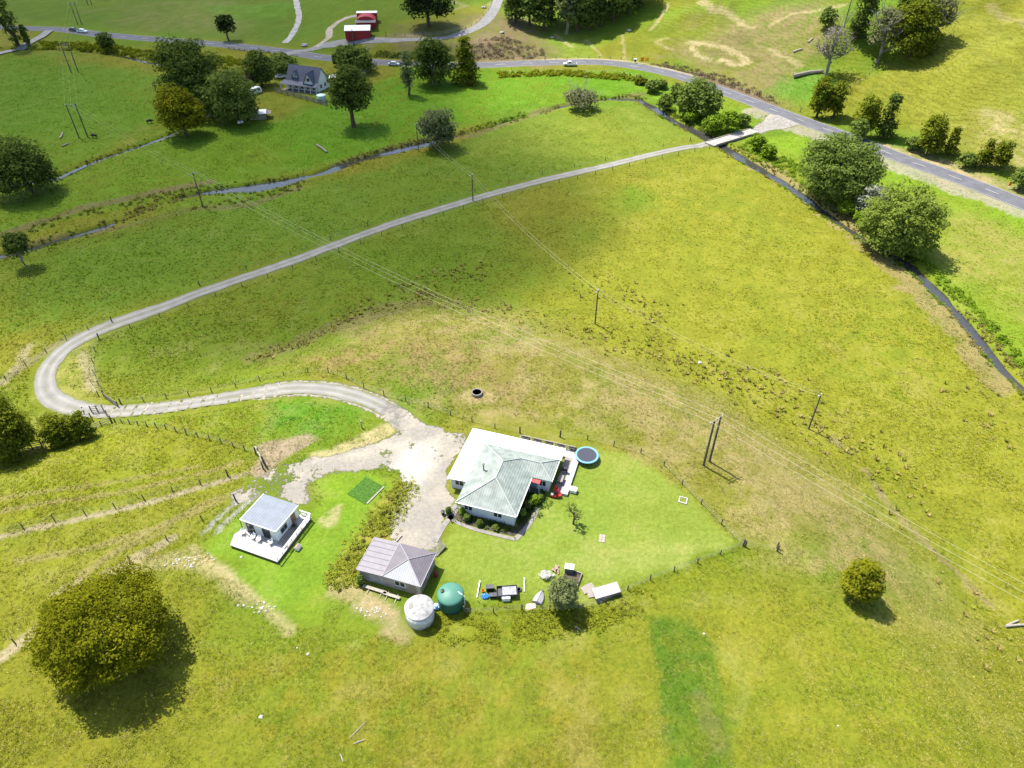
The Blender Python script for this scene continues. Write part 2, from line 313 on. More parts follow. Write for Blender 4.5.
# ------------------------------------------------------------------ ground cover colours (real surface colours, linear)
GRN = np.array((.072,.125,.008)); YG = np.array((.157,.163,.014)); DRY = np.array((.195,.165,.060)); OLV = np.array((.142,.142,.012)); LUSH = np.array((.055,.138,.008))
BRN = np.array((.135,.095,.05)); LAWN = np.array((.148,.192,.026)); SCAR = np.array((.30,.25,.125)); DIRT = np.array((.25,.215,.12)); MOSS = np.array((.085,.115,.008))
ZONES = [  # polygon in the photograph, colour, feather (m), strength, how much noise breaks it up
 ([(430,340),(560,290),(640,215),(660,170),(730,146),(860,225),(1060,410),(1060,660),(900,510),(760,415),(600,335),(500,315)], YG*1.02, 9, .85, .25),
 ([(120,320),(300,262),(480,205),(560,280),(420,298),(330,335),(200,385),(105,395)], np.array((.088,.130,.009)), 6, .75, .3),
 ([(0,330),(120,310),(300,255),(480,195),(640,155),(700,130),(640,105),(540,118),(430,150),(300,190),(110,235),(0,290)], np.array((.082,.135,.010)), 4, .8, .3),
 ([(560,165),(700,140),(690,125),(640,105),(560,118),(460,150)], np.array((.135,.165,.018)), 9, .6, .2),
 ([(0,190),(60,180),(200,120),(420,135),(300,172),(100,210),(0,235)], np.array((.085,.15,.007)), 4, .8, .3),
 ([(260,130),(420,60),(640,72),(640,95),(520,112),(430,130),(300,165)], np.array((.075,.165,.006)), 6, .85, .3),
 ([(0,55),(150,68),(170,120),(60,172),(0,180)], np.array((.072,.14,.006)), 6, .8, .3),
 ([(330,335),(420,300),(520,314),(600,345),(700,392),(800,455),(900,540),(975,630),(1010,720),(930,690),(860,630),(790,555),(715,470),(640,430),(560,418),(450,402),(380,372)], DRY, 7, .62, .55),
 ([(590,350),(720,400),(860,500),(850,560),(770,520),(700,440),(610,400)], DRY*1.05, 6, .45, .5),
 ([(270,365),(380,330),(470,345),(520,385),(430,385),(330,365)], np.array((.155,.115,.04)), 6, .6, .5),
 ([(100,640),(350,645),(500,650),(640,622),(650,768),(660,900),(0,900),(60,720)], OLV, 6, .75, .35),
 ([(420,690),(560,655),(640,690),(640,800),(420,800)], np.array((.150,.136,.018)), 7, .25, .6),
 ([(720,600),(860,620),(930,700),(960,800),(760,800)], YG*np.array((1.05,1.05,1)), 6, .6, .4),
 ([(690,590),(760,590),(1060,640),(1060,900),(640,900),(655,640)], YG*.98, 6, .7, .4),
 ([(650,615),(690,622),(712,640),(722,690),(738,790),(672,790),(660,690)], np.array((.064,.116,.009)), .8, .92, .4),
 ([(0,450),(60,432),(110,424),(240,452),(232,476),(110,505),(0,532)], np.array((.145,.162,.010)), 3, .75, .35),
 ([(0,530),(110,512),(235,478),(240,500),(110,570),(0,640)], np.array((.150,.160,.014)), 2.5, .7, .4),
 ([(120,420),(250,398),(320,393),(370,405),(385,425),(330,440),(275,440),(255,450)], np.array((.115,.15,.010)), 3, .8, .45),
 ([(285,400),(330,396),(368,407),(360,425),(325,445),(290,440),(270,425)], np.array((.07,.16,.010)), 2.5, .8, .3),
 ([(440,545),(460,518),(540,500),(560,460),(590,447),(640,455),(692,498),(738,545),(690,560),(600,600),(520,606),(440,600)], LAWN, .8, .95, .2),
 ([(540,460),(600,465),(625,530),(600,580),(520,560),(520,515)], LAWN*np.array((.9,1.02,.9)), 4, .6, .5),
 ([(600,545),(720,545),(650,570),(600,578),(570,566)], np.array((.19,.215,.05)), 2, .3, .6),
 ([(200,545),(245,515),(315,525),(330,480),(355,470),(398,480),(370,520),(335,580),(320,625),(285,630),(260,600),(230,575)], np.array((.115,.195,.014)), 1.5, .9, .25),
 ([(316,478),(345,470),(385,478),(370,505),(330,510)], np.array((.125,.20,.012)), 1, .8, .3),
 ([(365,477),(382,486),(366,503),(348,494)], np.array((.065,.17,.014)), .25, .95, .1),
 ([(320,590),(345,600),(355,625),(400,640),(345,650),(300,640),(285,620)], np.array((.12,.17,.012)), 2, .7, .4),
 ([(395,478),(420,490),(400,530),(370,560),(352,600),(330,590),(345,550),(375,505)], np.array((.20,.175,.03)), 1.5, .7, .4),
 ([(440,612),(520,612),(590,612),(650,585),(720,560),(735,570),(640,610),(580,635),(500,645),(430,640)], np.array((.135,.155,.010)), 1.5, .7, .4),
 ([(660,40),(760,30),(800,90),(770,110),(700,75)], np.array((.145,.125,.045)), 8, .75, .5),
 ([(700,0),(830,0),(820,60),(790,80),(730,50)], np.array((.155,.132,.05)), 9, .75, .5),
 ([(590,60),(600,35),(660,20),(720,0),(620,0),(580,30)], np.array((.12,.185,.012)), 6, .75, .4),
 ([(700,0),(730,-20),(770,0),(760,20),(720,15)], np.array((.12,.19,.01)), 5, .6, .4),
 ([(545,55),(520,25),(560,30),(600,30),(590,58)], np.array((.125,.18,.02)), 4, .7, .4),
 ([(640,66),(700,72),(760,95),(790,112),(740,100),(690,85)], np.array((.13,.095,.06)), 1.5, .85, .3),
 ([(860,140),(920,150),(1024,190),(1024,206),(940,176)], np.array((.30,.235,.12)), 1.5, .7, .5),
 ([(900,60),(960,10),(1060,0),(1060,190),(960,150),(900,110)], np.array((.165,.175,.02)), 8, .7, .3),
 ([(960,110),(1060,120),(1060,180),(980,150)], np.array((.24,.20,.09)), 7, .45, .7),
 ([(770,90),(810,70),(840,80),(840,100),(800,105)], np.array((.075,.17,.015)), 4, .7, .3),
 ([(745,142),(800,168),(850,207),(905,252),(960,304),(1030,384),(1070,384),(1070,230),(940,192),(800,136)], np.array((.125,.185,.012)), 2, .85, .25),
 ([(935,215),(970,210),(1060,250),(1060,340),(985,290),(935,250)], np.array((.19,.175,.04)), 4, .5, .6),
 ([(745,140),(790,150),(940,195),(1060,240),(1060,225),(950,185),(800,135)], np.array((.12,.20,.01)), 2.5, .75, .3),
 ([(640,95),(700,120),(720,138),(745,130),(775,122),(760,112),(700,88),(640,80)], np.array((.105,.19,.010)), 3, .8, .3),
 ([(380,20),(420,25),(480,10),(530,20),(545,62),(480,62),(400,55),(390,42)], np.array((.115,.10,.04)), 6, .65, .5),
 ([(470,40),(520,20),(560,50),(545,64),(470,62)], np.array((.15,.11,.06)), 4, .6, .5),
 ([(290,62),(310,20),(300,-10),(600,-30),(520,10),(470,5),(400,20),(385,35)], np.array((.070,.120,.008)), 8, .8, .3),
 ([(0,20),(120,30),(290,45),(310,20),(300,-60),(-60,-60)], np.array((.066,.112,.008)), 8, .8, .3),
 ([(90,10),(200,0),(260,5),(240,36),(130,30)], np.array((.115,.125,.03)), 8, .6, .5),
 ([(200,8),(300,2),(290,18),(240,22)], np.array((.07,.15,.01)), 5, .6, .4),
 ([(35,395),(60,345),(95,335),(92,365),(100,400),(60,395)], np.array((.22,.21,.05)), 2, .6, .5),
]
LINES = [  # polyline in the photograph, colour, half width, feather, strength
 ([(300,188),(250,205),(200,208),(100,232),(60,238),(20,250)], BRN, .8, 2, .4),
 ([(0,236),(40,222),(90,206),(130,198),(170,190),(210,182)], BRN*1.0, 1.0, 1.6, .6),
 ([(640,95),(560,108),(470,135),(400,152),(340,170)], BRN, .8, 2.5, .5),
 ([(760,170),(800,197),(840,225),(880,255),(930,300),(970,345),(1000,385)], np.array((.19,.155,.06)), 2.2, 3, .75),
 ([(256,356),(300,343),(330,328),(380,312),(420,305)], BRN, 1.2, 3, .35),
 ([(832,438),(848,452)], DIRT*.7, .4, .8, .5), ([(864,470),(885,500),(912,530),(940,558),(965,580),(990,605)], np.array((.19,.15,.08)), .2, .7, .6),
 ([(0,537),(50,526),(105,513),(160,499),(210,484),(245,474)], DIRT, .28, .5, .9), ([(110,572),(128,563),(150,550),(172,538)], DIRT, .5, .6, .8), ([(0,660),(20,645),(40,627)], DIRT, .5, .5, .9), ([(55,595),(82,578)], DIRT, .4, .5, .7),
 ([(0,512),(60,502),(130,490),(190,476),(240,462)], DRY, .25, .5, .6), ([(0,500),(60,490),(130,479),(200,466)], DRY, .2, .5, .5),
 ([(20,560),(90,548),(150,530),(200,510),(240,490)], DRY, .3, .6, .6), ([(85,572),(120,548),(160,525),(215,497)], DRY, .25, .5, .6), ([(60,590),(110,556),(170,527)], DRY*.9, .25, .5, .5),
 ([(205,532),(215,520),(235,503),(250,493)], np.array((.25,.25,.215)), .22, .35, .9), ([(218,531),(228,519),(248,502),(258,494)], np.array((.25,.25,.215)), .2, .35, .8),
 ([(190,548),(215,566),(245,590),(270,612),(290,632)], SCAR, 0.28, .8, 0.54), ([(135,566),(170,562),(200,566),(225,580),(245,600)], SCAR, 0.56, 1.5, 0.43),
 ([(340,590),(365,600),(385,615),(400,632)], np.array((.25,.20,.10)), .8, 1.6, .6), ([(370,605),(390,612),(385,630)], np.array((.27,.22,.11)), .5, 1.2, .6),
 ([(385,430),(360,445),(335,455),(315,462)], SCAR*1.15, 0.96, 1.8, 0.65), ([(265,450),(285,445),(305,440),(270,460),(262,470)], np.array((.24,.19,.12)), .8, 1.4, .8),
 ([(330,512),(338,508),(330,525),(322,520)], SCAR, 0.24, .7, 0.58),
 ([(560,490),(556,486)], SCAR*.8, 0.40, 1, 0.22), ([(640,545),(700,548),(725,547)], np.array((.21,.23,.05)), .3, .8, .3), ([(570,545),(640,552),(700,551)], np.array((.20,.225,.05)), .3, .7, .3), ([(560,560),(620,562),(680,560)], np.array((.19,.225,.05)), .8, 1.5, .25),
 ([(30,345),(15,370),(0,385)], DIRT, .6, .8, .6), ([(82,352),(88,372),(93,390)], DIRT, .5, 1.2, .6), ([(75,334),(50,350),(32,360),(12,375)], DIRT*.8, .5, 1, .5),
 ([(690,42),(705,44),(725,47),(742,56),(748,64),(735,66),(722,60)], SCAR, 0.56, 1.8, 0.65), ([(692,46),(697,55),(710,60)], SCAR, 0.48, 1.4, 0.58), ([(668,38),(655,42),(672,50)], SCAR, 0.32, 1.2, 0.43),
 ([(668,5),(660,18),(650,30)], SCAR, 0.40, 1.3, 0.58), ([(700,2),(712,8),(730,14),(740,22),(752,28)], SCAR, 0.64, 2, 0.58), ([(770,25),(800,12),(830,8),(845,5)], SCAR, 0.48, 1.6, 0.50), ([(770,50),(785,58),(800,66)], SCAR, 0.48, 1.8, 0.43),
 ([(555,34),(565,42),(572,47)], SCAR, 0.48, 1.2, 0.50), ([(586,40),(594,48),(602,56)], SCAR, 0.28, 1, 0.43), ([(622,35),(624,48),(625,58)], SCAR, 0.24, 1, 0.36),
 ([(412,36),(440,33),(468,28),(484,18),(494,2)], SCAR*.8, 0.64, 2.5, 0.43), ([(370,43),(420,34)], DIRT*.7, 1.5, 3, .5), ([(445,12),(465,6),(455,2)], SCAR*.8, 0.64, 2, 0.36),
 ([(880,62),(930,72),(1000,64)], DRY, .3, .8, .2), ([(990,5),(1024,22)], SCAR*.8, 0.80, 3, 0.36), ([(990,113),(1010,120),(1000,130)], SCAR, 0.64, 3, 0.36),
 ([(760,112),(800,126),(850,144),(900,164),(950,183),(1030,212)], np.array((.25,.22,.17)), 4.2, .7, .6), ([(540,60),(600,59),(640,63),(690,76)], np.array((.30,.25,.14)), 1.2, 2, .7),
 ([(720,652),(735,665),(745,690),(735,720)], np.array((.20,.21,.05)), .4, 1.0, .25), ([(700,700),(706,720),(715,745)], BRN*1.2, .5, 1.6, .25),
 ([(560,100),(640,160)], YG, 3, 10, .2), ([(0,262),(60,248),(110,237),(180,213)], MOSS, 2, 3, .5),
 ([(470,395),(477,393),(485,396)], np.array((.28,.22,.10)), 1.0, 1.6, .5),
 ([(440,612),(480,613),(540,610),(590,610)], np.array((.11,.135,.01)), .6, 1, .5),
]
ZW = [(np.array(PP(p)), c, f, s, n) for p, c, f, s, n in ZONES]
LW = [(np.array(PP(p)), c, wd, f, s) for p, c, wd, f, s in LINES]
def tint_at(X, Y):
    n1 = fbm(X, Y, 34, 21, 4); n2 = fbm(X, Y, 11, 31, 4); n3 = fbm(X, Y, 3.0, 41, 3); n4 = .5*n3 + .5*vnoise(X, Y, 1.1, 71)
    k = ss(.3, .7, n1)[:, None]; C = GRN*1.15*(1-k) + YG*k*.85
    for p, c, f, s, nz in ZW:
        if len(X) == 0: break
        mk = polymask(X + (n2-.5)*2.4*f + (n4-.5)*2.2, Y + (n1-.5)*2.4*f + (n3-.5)*(f+2.0), p, f)*s
        mk = np.clip(mk*(1 - nz + nz*2*ss(.36, .64, n2*.4 + n4*.6)), 0, 1)[:, None]; C = C*(1-mk) + c*mk
    for p, c, wd, f, s in LW:
        mk = linemask(X + (n3-.5)*(wd+f), Y + (n2-.5)*(wd+f), p, wd, f)
        mk = np.clip(ss(.22, .95, mk*(.25 + 1.5*n4))*s*1.15, 0, 1)[:, None]; C = C*(1-mk) + c*mk
    q = ss(.52, .75, n2*.35 + n3*.65)[:, None]*(.13 + .16*(1 - ss(105, 135, Y)))[:, None]; C = C*(1-q) + DRY*q*.95
    q = ss(.55, .78, fbm(X, Y, 5, 51, 4))[:, None]*.25; C = C*(1-q) + C*np.array((.72,.92,.75))*q
    return C*(.88 + .30*n3)[:, None]*np.array((1.06, 1.06, 1.04))
YARD = PP([(392,412),(420,420),(445,428),(468,432),(462,447),(449,470),(447,486),(455,500),(446,520),(436,548),(410,548),(385,545),(392,520),(402,498),(414,488),(404,474),(385,467),(350,470),(322,474),(310,484),(312,505),(300,505),(285,496),(262,497),(232,506),(228,494),(250,478),(272,468),(310,460),(352,452),(385,438),(398,428)])
FX, FY = MX.ravel(), MY.ravel()
TINT = tint_at(FX, FY)
gn = fbm(FX, FY, 4, 61, 3)
GRAVEL = np.maximum(polymask(FX + (gn-.5)*3, FY + (fbm(FX, FY, 4, 65, 3)-.5)*3, YARD, .9)*(.55 + .7*ss(.3, .6, gn))*(1 - .38*ss(-17, -30, FX)*(1-ss(.45, .7, fbm(FX, FY, 5, 67, 3)))), linemask(FX, FY, TRACK[::6], 1.2, 1.3)*.6); GRAVEL = np.maximum(GRAVEL, linemask(FX, FY, TRACK[-32::3], 1.5, 1.3)*.85)
CHALK = polymask(FX + (gn-.5)*4, FY + (fbm(FX, FY, 4, 69, 3)-.5)*4, PP([(404,446),(424,440),(432,456),(432,472),(420,486),(400,477),(386,468),(400,461)]), 2.2)
JUNC = [flat(*p) for p in [(744,134),(752,127),(764,119),(772,113),(790,121),(786,126),(768,130),(755,136)]]
GRAVEL = np.maximum(GRAVEL, polymask(FX, FY, JUNC, 1.5)*.9)

# ------------------------------------------------------------------ ground
def build_ground():
    ny, nx = MX.shape; ids = np.arange(nx*ny).reshape(ny, nx)
    F = np.c_[ids[:-1, :-1].ravel(), ids[:-1, 1:].ravel(), ids[1:, 1:].ravel(), ids[1:, :-1].ravel()]
    m, t, L, b = attrmat('pasture', None)
    N = t.nodes.new
    a = N('ShaderNodeAttribute'); a.attribute_name = 'tint'; g = N('ShaderNodeAttribute'); g.attribute_name = 'gravel'
    tc = N('ShaderNodeTexCoord')
    def noise(s, det=5, rg=.6):
        n = N('ShaderNodeTexNoise'); n.inputs['Scale'].default_value = s; n.inputs['Detail'].default_value = det; n.inputs['Roughness'].default_value = rg
        L(tc.outputs['Object'], n.inputs['Vector']); return n.outputs['Fac']
    def mr(x, a0, b0, c0, d0):
        n = N('ShaderNodeMapRange'); n.inputs[1].default_value = a0; n.inputs[2].default_value = b0; n.inputs[3].default_value = c0; n.inputs[4].default_value = d0; L(x, n.inputs[0]); return n.outputs[0]
    def math_(op, x, y):
        n = N('ShaderNodeMath'); n.operation = op
        for i, q in enumerate((x, y)):
            if isinstance(q, (int, float)): n.inputs[i].default_value = q
            else: L(q, n.inputs[i])
        return n.outputs[0]
    def mix(fac, A, B, mode='MIX'):
        n = N('ShaderNodeMix'); n.data_type = 'RGBA'; n.blend_type = mode
        for i, q in ((0, fac), (6, A), (7, B)):
            if isinstance(q, (int, float)): n.inputs[i].default_value = q
            elif isinstance(q, tuple): n.inputs[i].default_value = (*q, 1)
            else: L(q, n.inputs[i])
        return n.outputs[2]
    nf = noise(1.6, 6, .7); nm = noise(.35, 4); nh = noise(7, 3)
    base = mix(mr(nf, .3, .7, 0, 1), mix(1.0, a.outputs['Color'], (.75,.83,.72), 'MULTIPLY'), mix(1.0, a.outputs['Color'], (1.33,1.24,1.45), 'MULTIPLY'))
    base = mix(mr(nh, .5, .75, 0, .42), base, mix(1.0, base, (1.5,1.35,1.8), 'MULTIPLY'))
    dk = mix(1.0, base, (.62,.74,.55), 'MULTIPLY'); base = mix(mr(nm, .55, .72, 0, .25), base, dk)
    gcol = mix(mr(noise(2.2, 5, .7), .3, .7, 0, 1), (.19,.175,.15), (.285,.262,.222)); gcol = mix(mr(noise(.22, 4), .45, .65, 0, 1), gcol, mix(1.0, gcol, (1.3,1.27,1.2), 'MULTIPLY'))
    ck = N('ShaderNodeAttribute'); ck.attribute_name = 'chalk'; gcol = mix(math_('MULTIPLY', ck.outputs['Fac'], mr(nf, .3, .6, .3, 1)), gcol, (.40,.38,.34))
    hl = N('ShaderNodeAttribute'); hl.attribute_name = 'hill'; sp = N('ShaderNodeSeparateXYZ'); L(tc.outputs['Object'], sp.inputs[0])
    ph = math_('ADD', math_('MULTIPLY', sp.outputs[2], 7.5), math_('MULTIPLY', noise(.11, 3), 26.0)); st = mr(math_('SINE', ph, 0), .1, .9, 0, 1)
    base = mix(math_('MULTIPLY', math_('MULTIPLY', st, hl.outputs['Fac']), .55), base, mix(1.0, base, (.66,.66,.55), 'MULTIPLY'))
    gm = mr(math_('ADD', g.outputs['Fac'], mr(nf, .3, .7, -.36, .36)), .40, .56, 0, 1)
    L(mix(gm, base, gcol), b.inputs['Base Color'])
    bp = N('ShaderNodeBump'); bp.inputs['Strength'].default_value = 1.0; bp.inputs['Distance'].default_value = .26
    hb = math_('ADD', math_('MULTIPLY', nf, 1.0), math_('MULTIPLY', nh, .35)); hb = math_('MULTIPLY', hb, mr(gm, 0, 1, 1, .25)); L(hb, bp.inputs['Height']); L(bp.outputs[0], b.inputs['Normal'])
    me = npmesh('ground', np.c_[FX, FY, MZ.ravel()], F, m, {'tint': TINT, 'gravel': GRAVEL, 'chalk': CHALK, 'hill': ss(8, 25, road_s(FX, FY)[1])*ss(30, 80, FX)}, True)
    tag(link('ground', me), kind='structure')
build_ground()

def ribbon(name, pts, wd, m, lift, n=4, jit=0, seed=1, level=None, u_attr=False):
    pts = np.asarray(pts); d = np.gradient(pts, axis=0); d /= np.linalg.norm(d, axis=1)[:, None] + 1e-9; nr = np.c_[-d[:, 1], d[:, 0]]
    wd = np.broadcast_to(np.asarray(wd, float), (len(pts),))
    V = []
    for k in range(n+1):
        u = k/n*2 - 1; e = wd/2*u
        if jit and k in (0, n): e = e + u*(fbm(pts[:, 0], pts[:, 1], 2.2, seed+k, 3) - .5)*2*jit
        q = pts + nr*e[:, None]; z = (hz(q[:, 0], q[:, 1]) if level is None else np.full(len(q), level)) + lift; V.append(np.c_[q, z])
    V = np.stack(V, 1).reshape(-1, 3); r = len(pts); ids = np.arange(r*(n+1)).reshape(r, n+1)
    F = np.c_[ids[:-1, :-1].ravel(), ids[1:, :-1].ravel(), ids[1:, 1:].ravel(), ids[:-1, 1:].ravel()][:, ::-1]
    return npmesh(name, V, F, m, {'across': np.tile(np.linspace(-1, 1, n+1), len(pts)), 'ending': np.repeat(np.clip(1 - (len(pts)-1-np.arange(len(pts)))/24.0, 0, 1)*1.6 - .6*(len(pts) > 0), n+1)} if u_attr else None, smoothf=True)

M = {}
M['asphalt'] = mat('asphalt', (.12,.12,.135), .85, noise=.22, nscale=.35, bump=.3)
M['paint'] = mat('road_paint', (.42,.42,.41), .6, noise=.25, nscale=2)
M['gravel'] = mat('track_gravel', (.275,.258,.232), .95, noise=.28, nscale=1.1, bump=.6, bscale=8)
def trackmat():
    m = mat('wheel_track_gravel', (.262,.25,.23), .95, noise=.18, nscale=.35, bump=.6, bscale=8); t = m.node_tree; L = t.links.new; N = t.nodes.new; b = t.nodes['Principled BSDF']; base = b.inputs['Base Color'].links[0].from_socket
    a = N('ShaderNodeAttribute'); a.attribute_name = 'across'; tc = N('ShaderNodeTexCoord'); n = N('ShaderNodeTexNoise'); n.inputs['Scale'].default_value = .30; n.inputs['Detail'].default_value = 6; n.inputs['Roughness'].default_value = .7; L(tc.outputs['Object'], n.inputs[0])
    def M_(op, x, y):
        k = N('ShaderNodeMath'); k.operation = op
        for i, q in enumerate((x, y)):
            if q is None: continue
            if isinstance(q, (int, float)): k.inputs[i].default_value = q
            else: L(q, k.inputs[i])
        return k.outputs[0]
    def mr(x, a0, b0, c0, d0): k = N('ShaderNodeMapRange'); k.inputs[1].default_value = a0; k.inputs[2].default_value = b0; k.inputs[3].default_value = c0; k.inputs[4].default_value = d0; L(x, k.inputs[0]); return k.outputs[0]
    ab = M_('ABSOLUTE', a.outputs['Fac'], None); nz = M_('MULTIPLY', M_('SUBTRACT', n.outputs['Fac'], .5), 1.5)
    mid = mr(M_('ADD', ab, nz), .0, .16, .34, 0); edge = mr(M_('ADD', ab, M_('MULTIPLY', nz, .55)), .78, .95, 0, 1); grass = M_('MAXIMUM', mid, M_('MULTIPLY', edge, .9)); rut = mr(M_('ABSOLUTE', M_('SUBTRACT', ab, .45), None), .05, .25, 1, 0)
    def mix(f, A, B, mode='MIX'):
        k = N('ShaderNodeMix'); k.data_type = 'RGBA'; k.blend_type = mode
        for i, q in ((0, f), (6, A), (7, B)):
            if isinstance(q, tuple): k.inputs[i].default_value = (*q, 1)
            elif isinstance(q, (int, float)): k.inputs[i].default_value = q
            else: L(q, k.inputs[i])
        return k.outputs[2]
    c = mix(M_('MULTIPLY', rut, .55), mix(1.0, base, (.84,.85,.85), 'MULTIPLY'), mix(1.0, base, (1.22,1.2,1.16), 'MULTIPLY')); L(mix(grass, c, (.13,.145,.03)), b.inputs['Base Color'])
    e = N('ShaderNodeAttribute'); e.attribute_name = 'ending'; tr = N('ShaderNodeBsdfTransparent'); ms = N('ShaderNodeMixShader'); L(mr(M_('ADD', e.outputs['Fac'], nz), .35, .6, 0, 1), ms.inputs[0]); L(b.outputs[0], ms.inputs[1]); L(tr.outputs[0], ms.inputs[2]); L(ms.outputs[0], t.nodes['Material Output'].inputs[0]); return m
M['track'] = trackmat()
def watermat():
    m = mat('water', (.045,.045,.040), .05, spec=.7); t = m.node_tree; b = t.nodes['Principled BSDF']
    n = t.nodes.new('ShaderNodeTexNoise'); n.inputs['Scale'].default_value = .8; tc = t.nodes.new('ShaderNodeTexCoord'); t.links.new(tc.outputs['Object'], n.inputs[0])
    bp = t.nodes.new('ShaderNodeBump'); bp.inputs['Strength'].default_value = .6; bp.inputs['Distance'].default_value = .08; t.links.new(n.outputs[0], bp.inputs['Height']); t.links.new(bp.outputs[0], b.inputs['Normal']); return m
M['water'] = watermat()
RD1 = smooth(ROAD, 1.5)
tag(link('road', ribbon('road', RD1, 7.4, M['asphalt'], .03, 6)), kind='structure')
def dashes():
    seg = np.r_[0, np.cumsum(np.linalg.norm(np.diff(RD1, axis=0), axis=1))]; V = []; F = []
    at = lambda s: (np.interp(s, seg, RD1[:, 0]), np.interp(s, seg, RD1[:, 1]))
    def strip(s0, s1, off, wd):
        k = max(2, int((s1-s0)/1.5)+1); S = np.linspace(s0, s1, k); q = np.array([at(s) for s in S]); q2 = np.array([at(s+.2) for s in S]); d = q2 - q; d /= np.linalg.norm(d, axis=1)[:, None]; nr = np.c_[-d[:, 1], d[:, 0]]
        o = len(V)
        for i in range(k):
            for e in (off - wd/2, off + wd/2): p = q[i] + nr[i]*e; V.append((p[0], p[1], H(*p) + .045))
        for i in range(k-1): F.append((o+2*i+1, o+2*i, o+2*i+2, o+2*i+3))
    s = 60.0
    while s < seg[-1] - 40: strip(s, s+4, 0, .22); s += 11
    strip(60, seg[-1]-40, 3.35, .14); strip(60, seg[-1]-40, -3.35, .14)
    tag(link('road_markings', npmesh('road_markings', np.array(V), np.array(F), M['paint'])), kind='structure')
dashes()
wj = 3.3 + 1.1*np.exp(-((TRACK[:, 0]+82)/9)**2)
BR_A = np.array(flat(712, 143.5)); BR_B = np.array(flat(752, 131.5))
keep = np.linalg.norm(TRACK - BR_A, axis=1).argmin()
tag(link('farm_track', ribbon('farm_track', TRACK[keep:], wj[keep:], M['track'], .05, 10, .35, 3, u_attr=True)), kind='structure')
SIDE = smooth(PP([(283,55),(300,51),(322,46),(345,42),(375,39.5),(410,39.5),(440,38.5),(462,33.5),(482,24),(494,10),(500,-6)]), 2)
tag(link('side_road', ribbon('side_road', SIDE, 4.6, mat('side_road', (.22,.215,.21), .9, noise=.2, nscale=.5), .07, 4, .2)), kind='structure')
LOOP = smooth(PP([(316,47),(328,38),(330,29),(340,21),(352,16.5),(368,15.5)]), 2)
tag(link('barn_drive', ribbon('barn_drive', LOOP, 3.2, mat('barn_drive', (.34,.29,.22), .95, noise=.3, nscale=.5), .06, 4, .6)), kind='structure')
PATHL = smooth(PP([(285,43),(293,33),(299,18),(297,5),(294,-8)]), 2)
tag(link('far_lane', ribbon('far_lane', PATHL, 2.8, mat('far_lane', (.36,.345,.32), .95, noise=.3, nscale=.5), .06, 4, .5)), kind='structure')
LANE = smooth(PP([(50,31),(38,39),(24,46),(8,52),(-40,62)]), 2)
tag(link('concrete_lane', ribbon('concrete_lane', LANE, 4.0, mat('lane_concrete', (.27,.26,.25), .9, noise=.2, nscale=.5), .35, 4, .1)), kind='structure')
rw = 5.2 + 3.4*ss(20, 70, RIVER[:, 0])
tag(link('river', ribbon('river', smooth(RIVER, 3), 8.5, M['water'], 0, 2, level=-6.95)), kind='structure')
tag(link('ditch_water', ribbon('ditch_water', DITCH, 1.6, M['water'], 0, 2, level=-7.0)), kind='structure')
tag(link('brook', ribbon('brook', BROOK, 1.5, M['water'], 0, 2, level=-6.55)), kind='structure')

# ------------------------------------------------------------------ rough grass, rushes and scrub (nobody could count them)
def tuftmat(name):
    m = bpy.data.materials.new(name); m.use_nodes = True; t = m.node_tree; L = t.links.new; t.nodes.remove(t.nodes['Principled BSDF'])
    a = t.nodes.new('ShaderNodeAttribute'); a.attribute_name = 'tint'; d = t.nodes.new('ShaderNodeBsdfDiffuse'); tr = t.nodes.new('ShaderNodeBsdfTranslucent'); mx = t.nodes.new('ShaderNodeMixShader'); mx.inputs[0].default_value = .15
    g = t.nodes.new('ShaderNodeNewGeometry'); va = t.nodes.new('ShaderNodeVectorMath'); va.operation = 'MULTIPLY_ADD'; va.inputs[1].default_value = (.45,.45,.45); va.inputs[2].default_value = (0,0,1); vn = t.nodes.new('ShaderNodeVectorMath'); vn.operation = 'NORMALIZE'
    L(g.outputs['Normal'], va.inputs[0]); L(va.outputs[0], vn.inputs[0]); L(vn.outputs[0], d.inputs['Normal'])
    L(a.outputs['Color'], d.inputs[0]); L(a.outputs['Color'], tr.inputs[0]); L(d.outputs[0], mx.inputs[1]); L(tr.outputs[0], mx.inputs[2]); L(mx.outputs[0], t.nodes['Material Output'].inputs[0]); return m
M['tuft'] = tuftmat('grass_blades')
def tufts(name, x, y, h, wd, C, blades=5, spread=.9, seed=0):
    rng = np.random.default_rng(seed); n = len(x); z = hz(x, y)
    a = rng.uniform(0, 2*PI, (n, 1)) + np.arange(blades)[None]*2*PI/blades + rng.uniform(-.4, .4, (n, blades))
    dx, dy = np.cos(a), np.sin(a); ln = spread*h[:, None]*rng.uniform(.4, 1.2, (n, blades)); hh = h[:, None]*rng.uniform(.6, 1.15, (n, blades)); w2 = wd[:, None]*.5*np.ones((1, blades))
    bx = x[:, None] + dx*w2*.5; by = y[:, None] + dy*w2*.5
    A = np.stack([bx - dy*w2, by + dx*w2, np.broadcast_to(z[:, None]-.06, a.shape)], -1); B = np.stack([bx + dy*w2, by - dx*w2, np.broadcast_to(z[:, None]-.06, a.shape)], -1)
    T = np.stack([bx + dx*ln, by + dy*ln, z[:, None] + hh], -1)
    V = np.stack([A, B, T], 2).reshape(-1, 3); F = np.arange(len(V)).reshape(-1, 3)
    cc = np.repeat((C[:, None, :]*rng.uniform(.8, 1.3, (n, blades, 1))).reshape(-1, 3), 3, 0)
    return link(name, npmesh(name, V, F, M['tuft'], {'tint': cc}))
def clear_mask(x, y):
    """1 where rough grass may stand"""
    k = segd(x, y, TRACK[::6])[0] > 3.2; k &= segd(x, y, RIVER)[0] > 3.2; k &= road_s(x, y)[0] > 5.5
    k &= polymask(x, y, YARD, .6) < .35
    return k
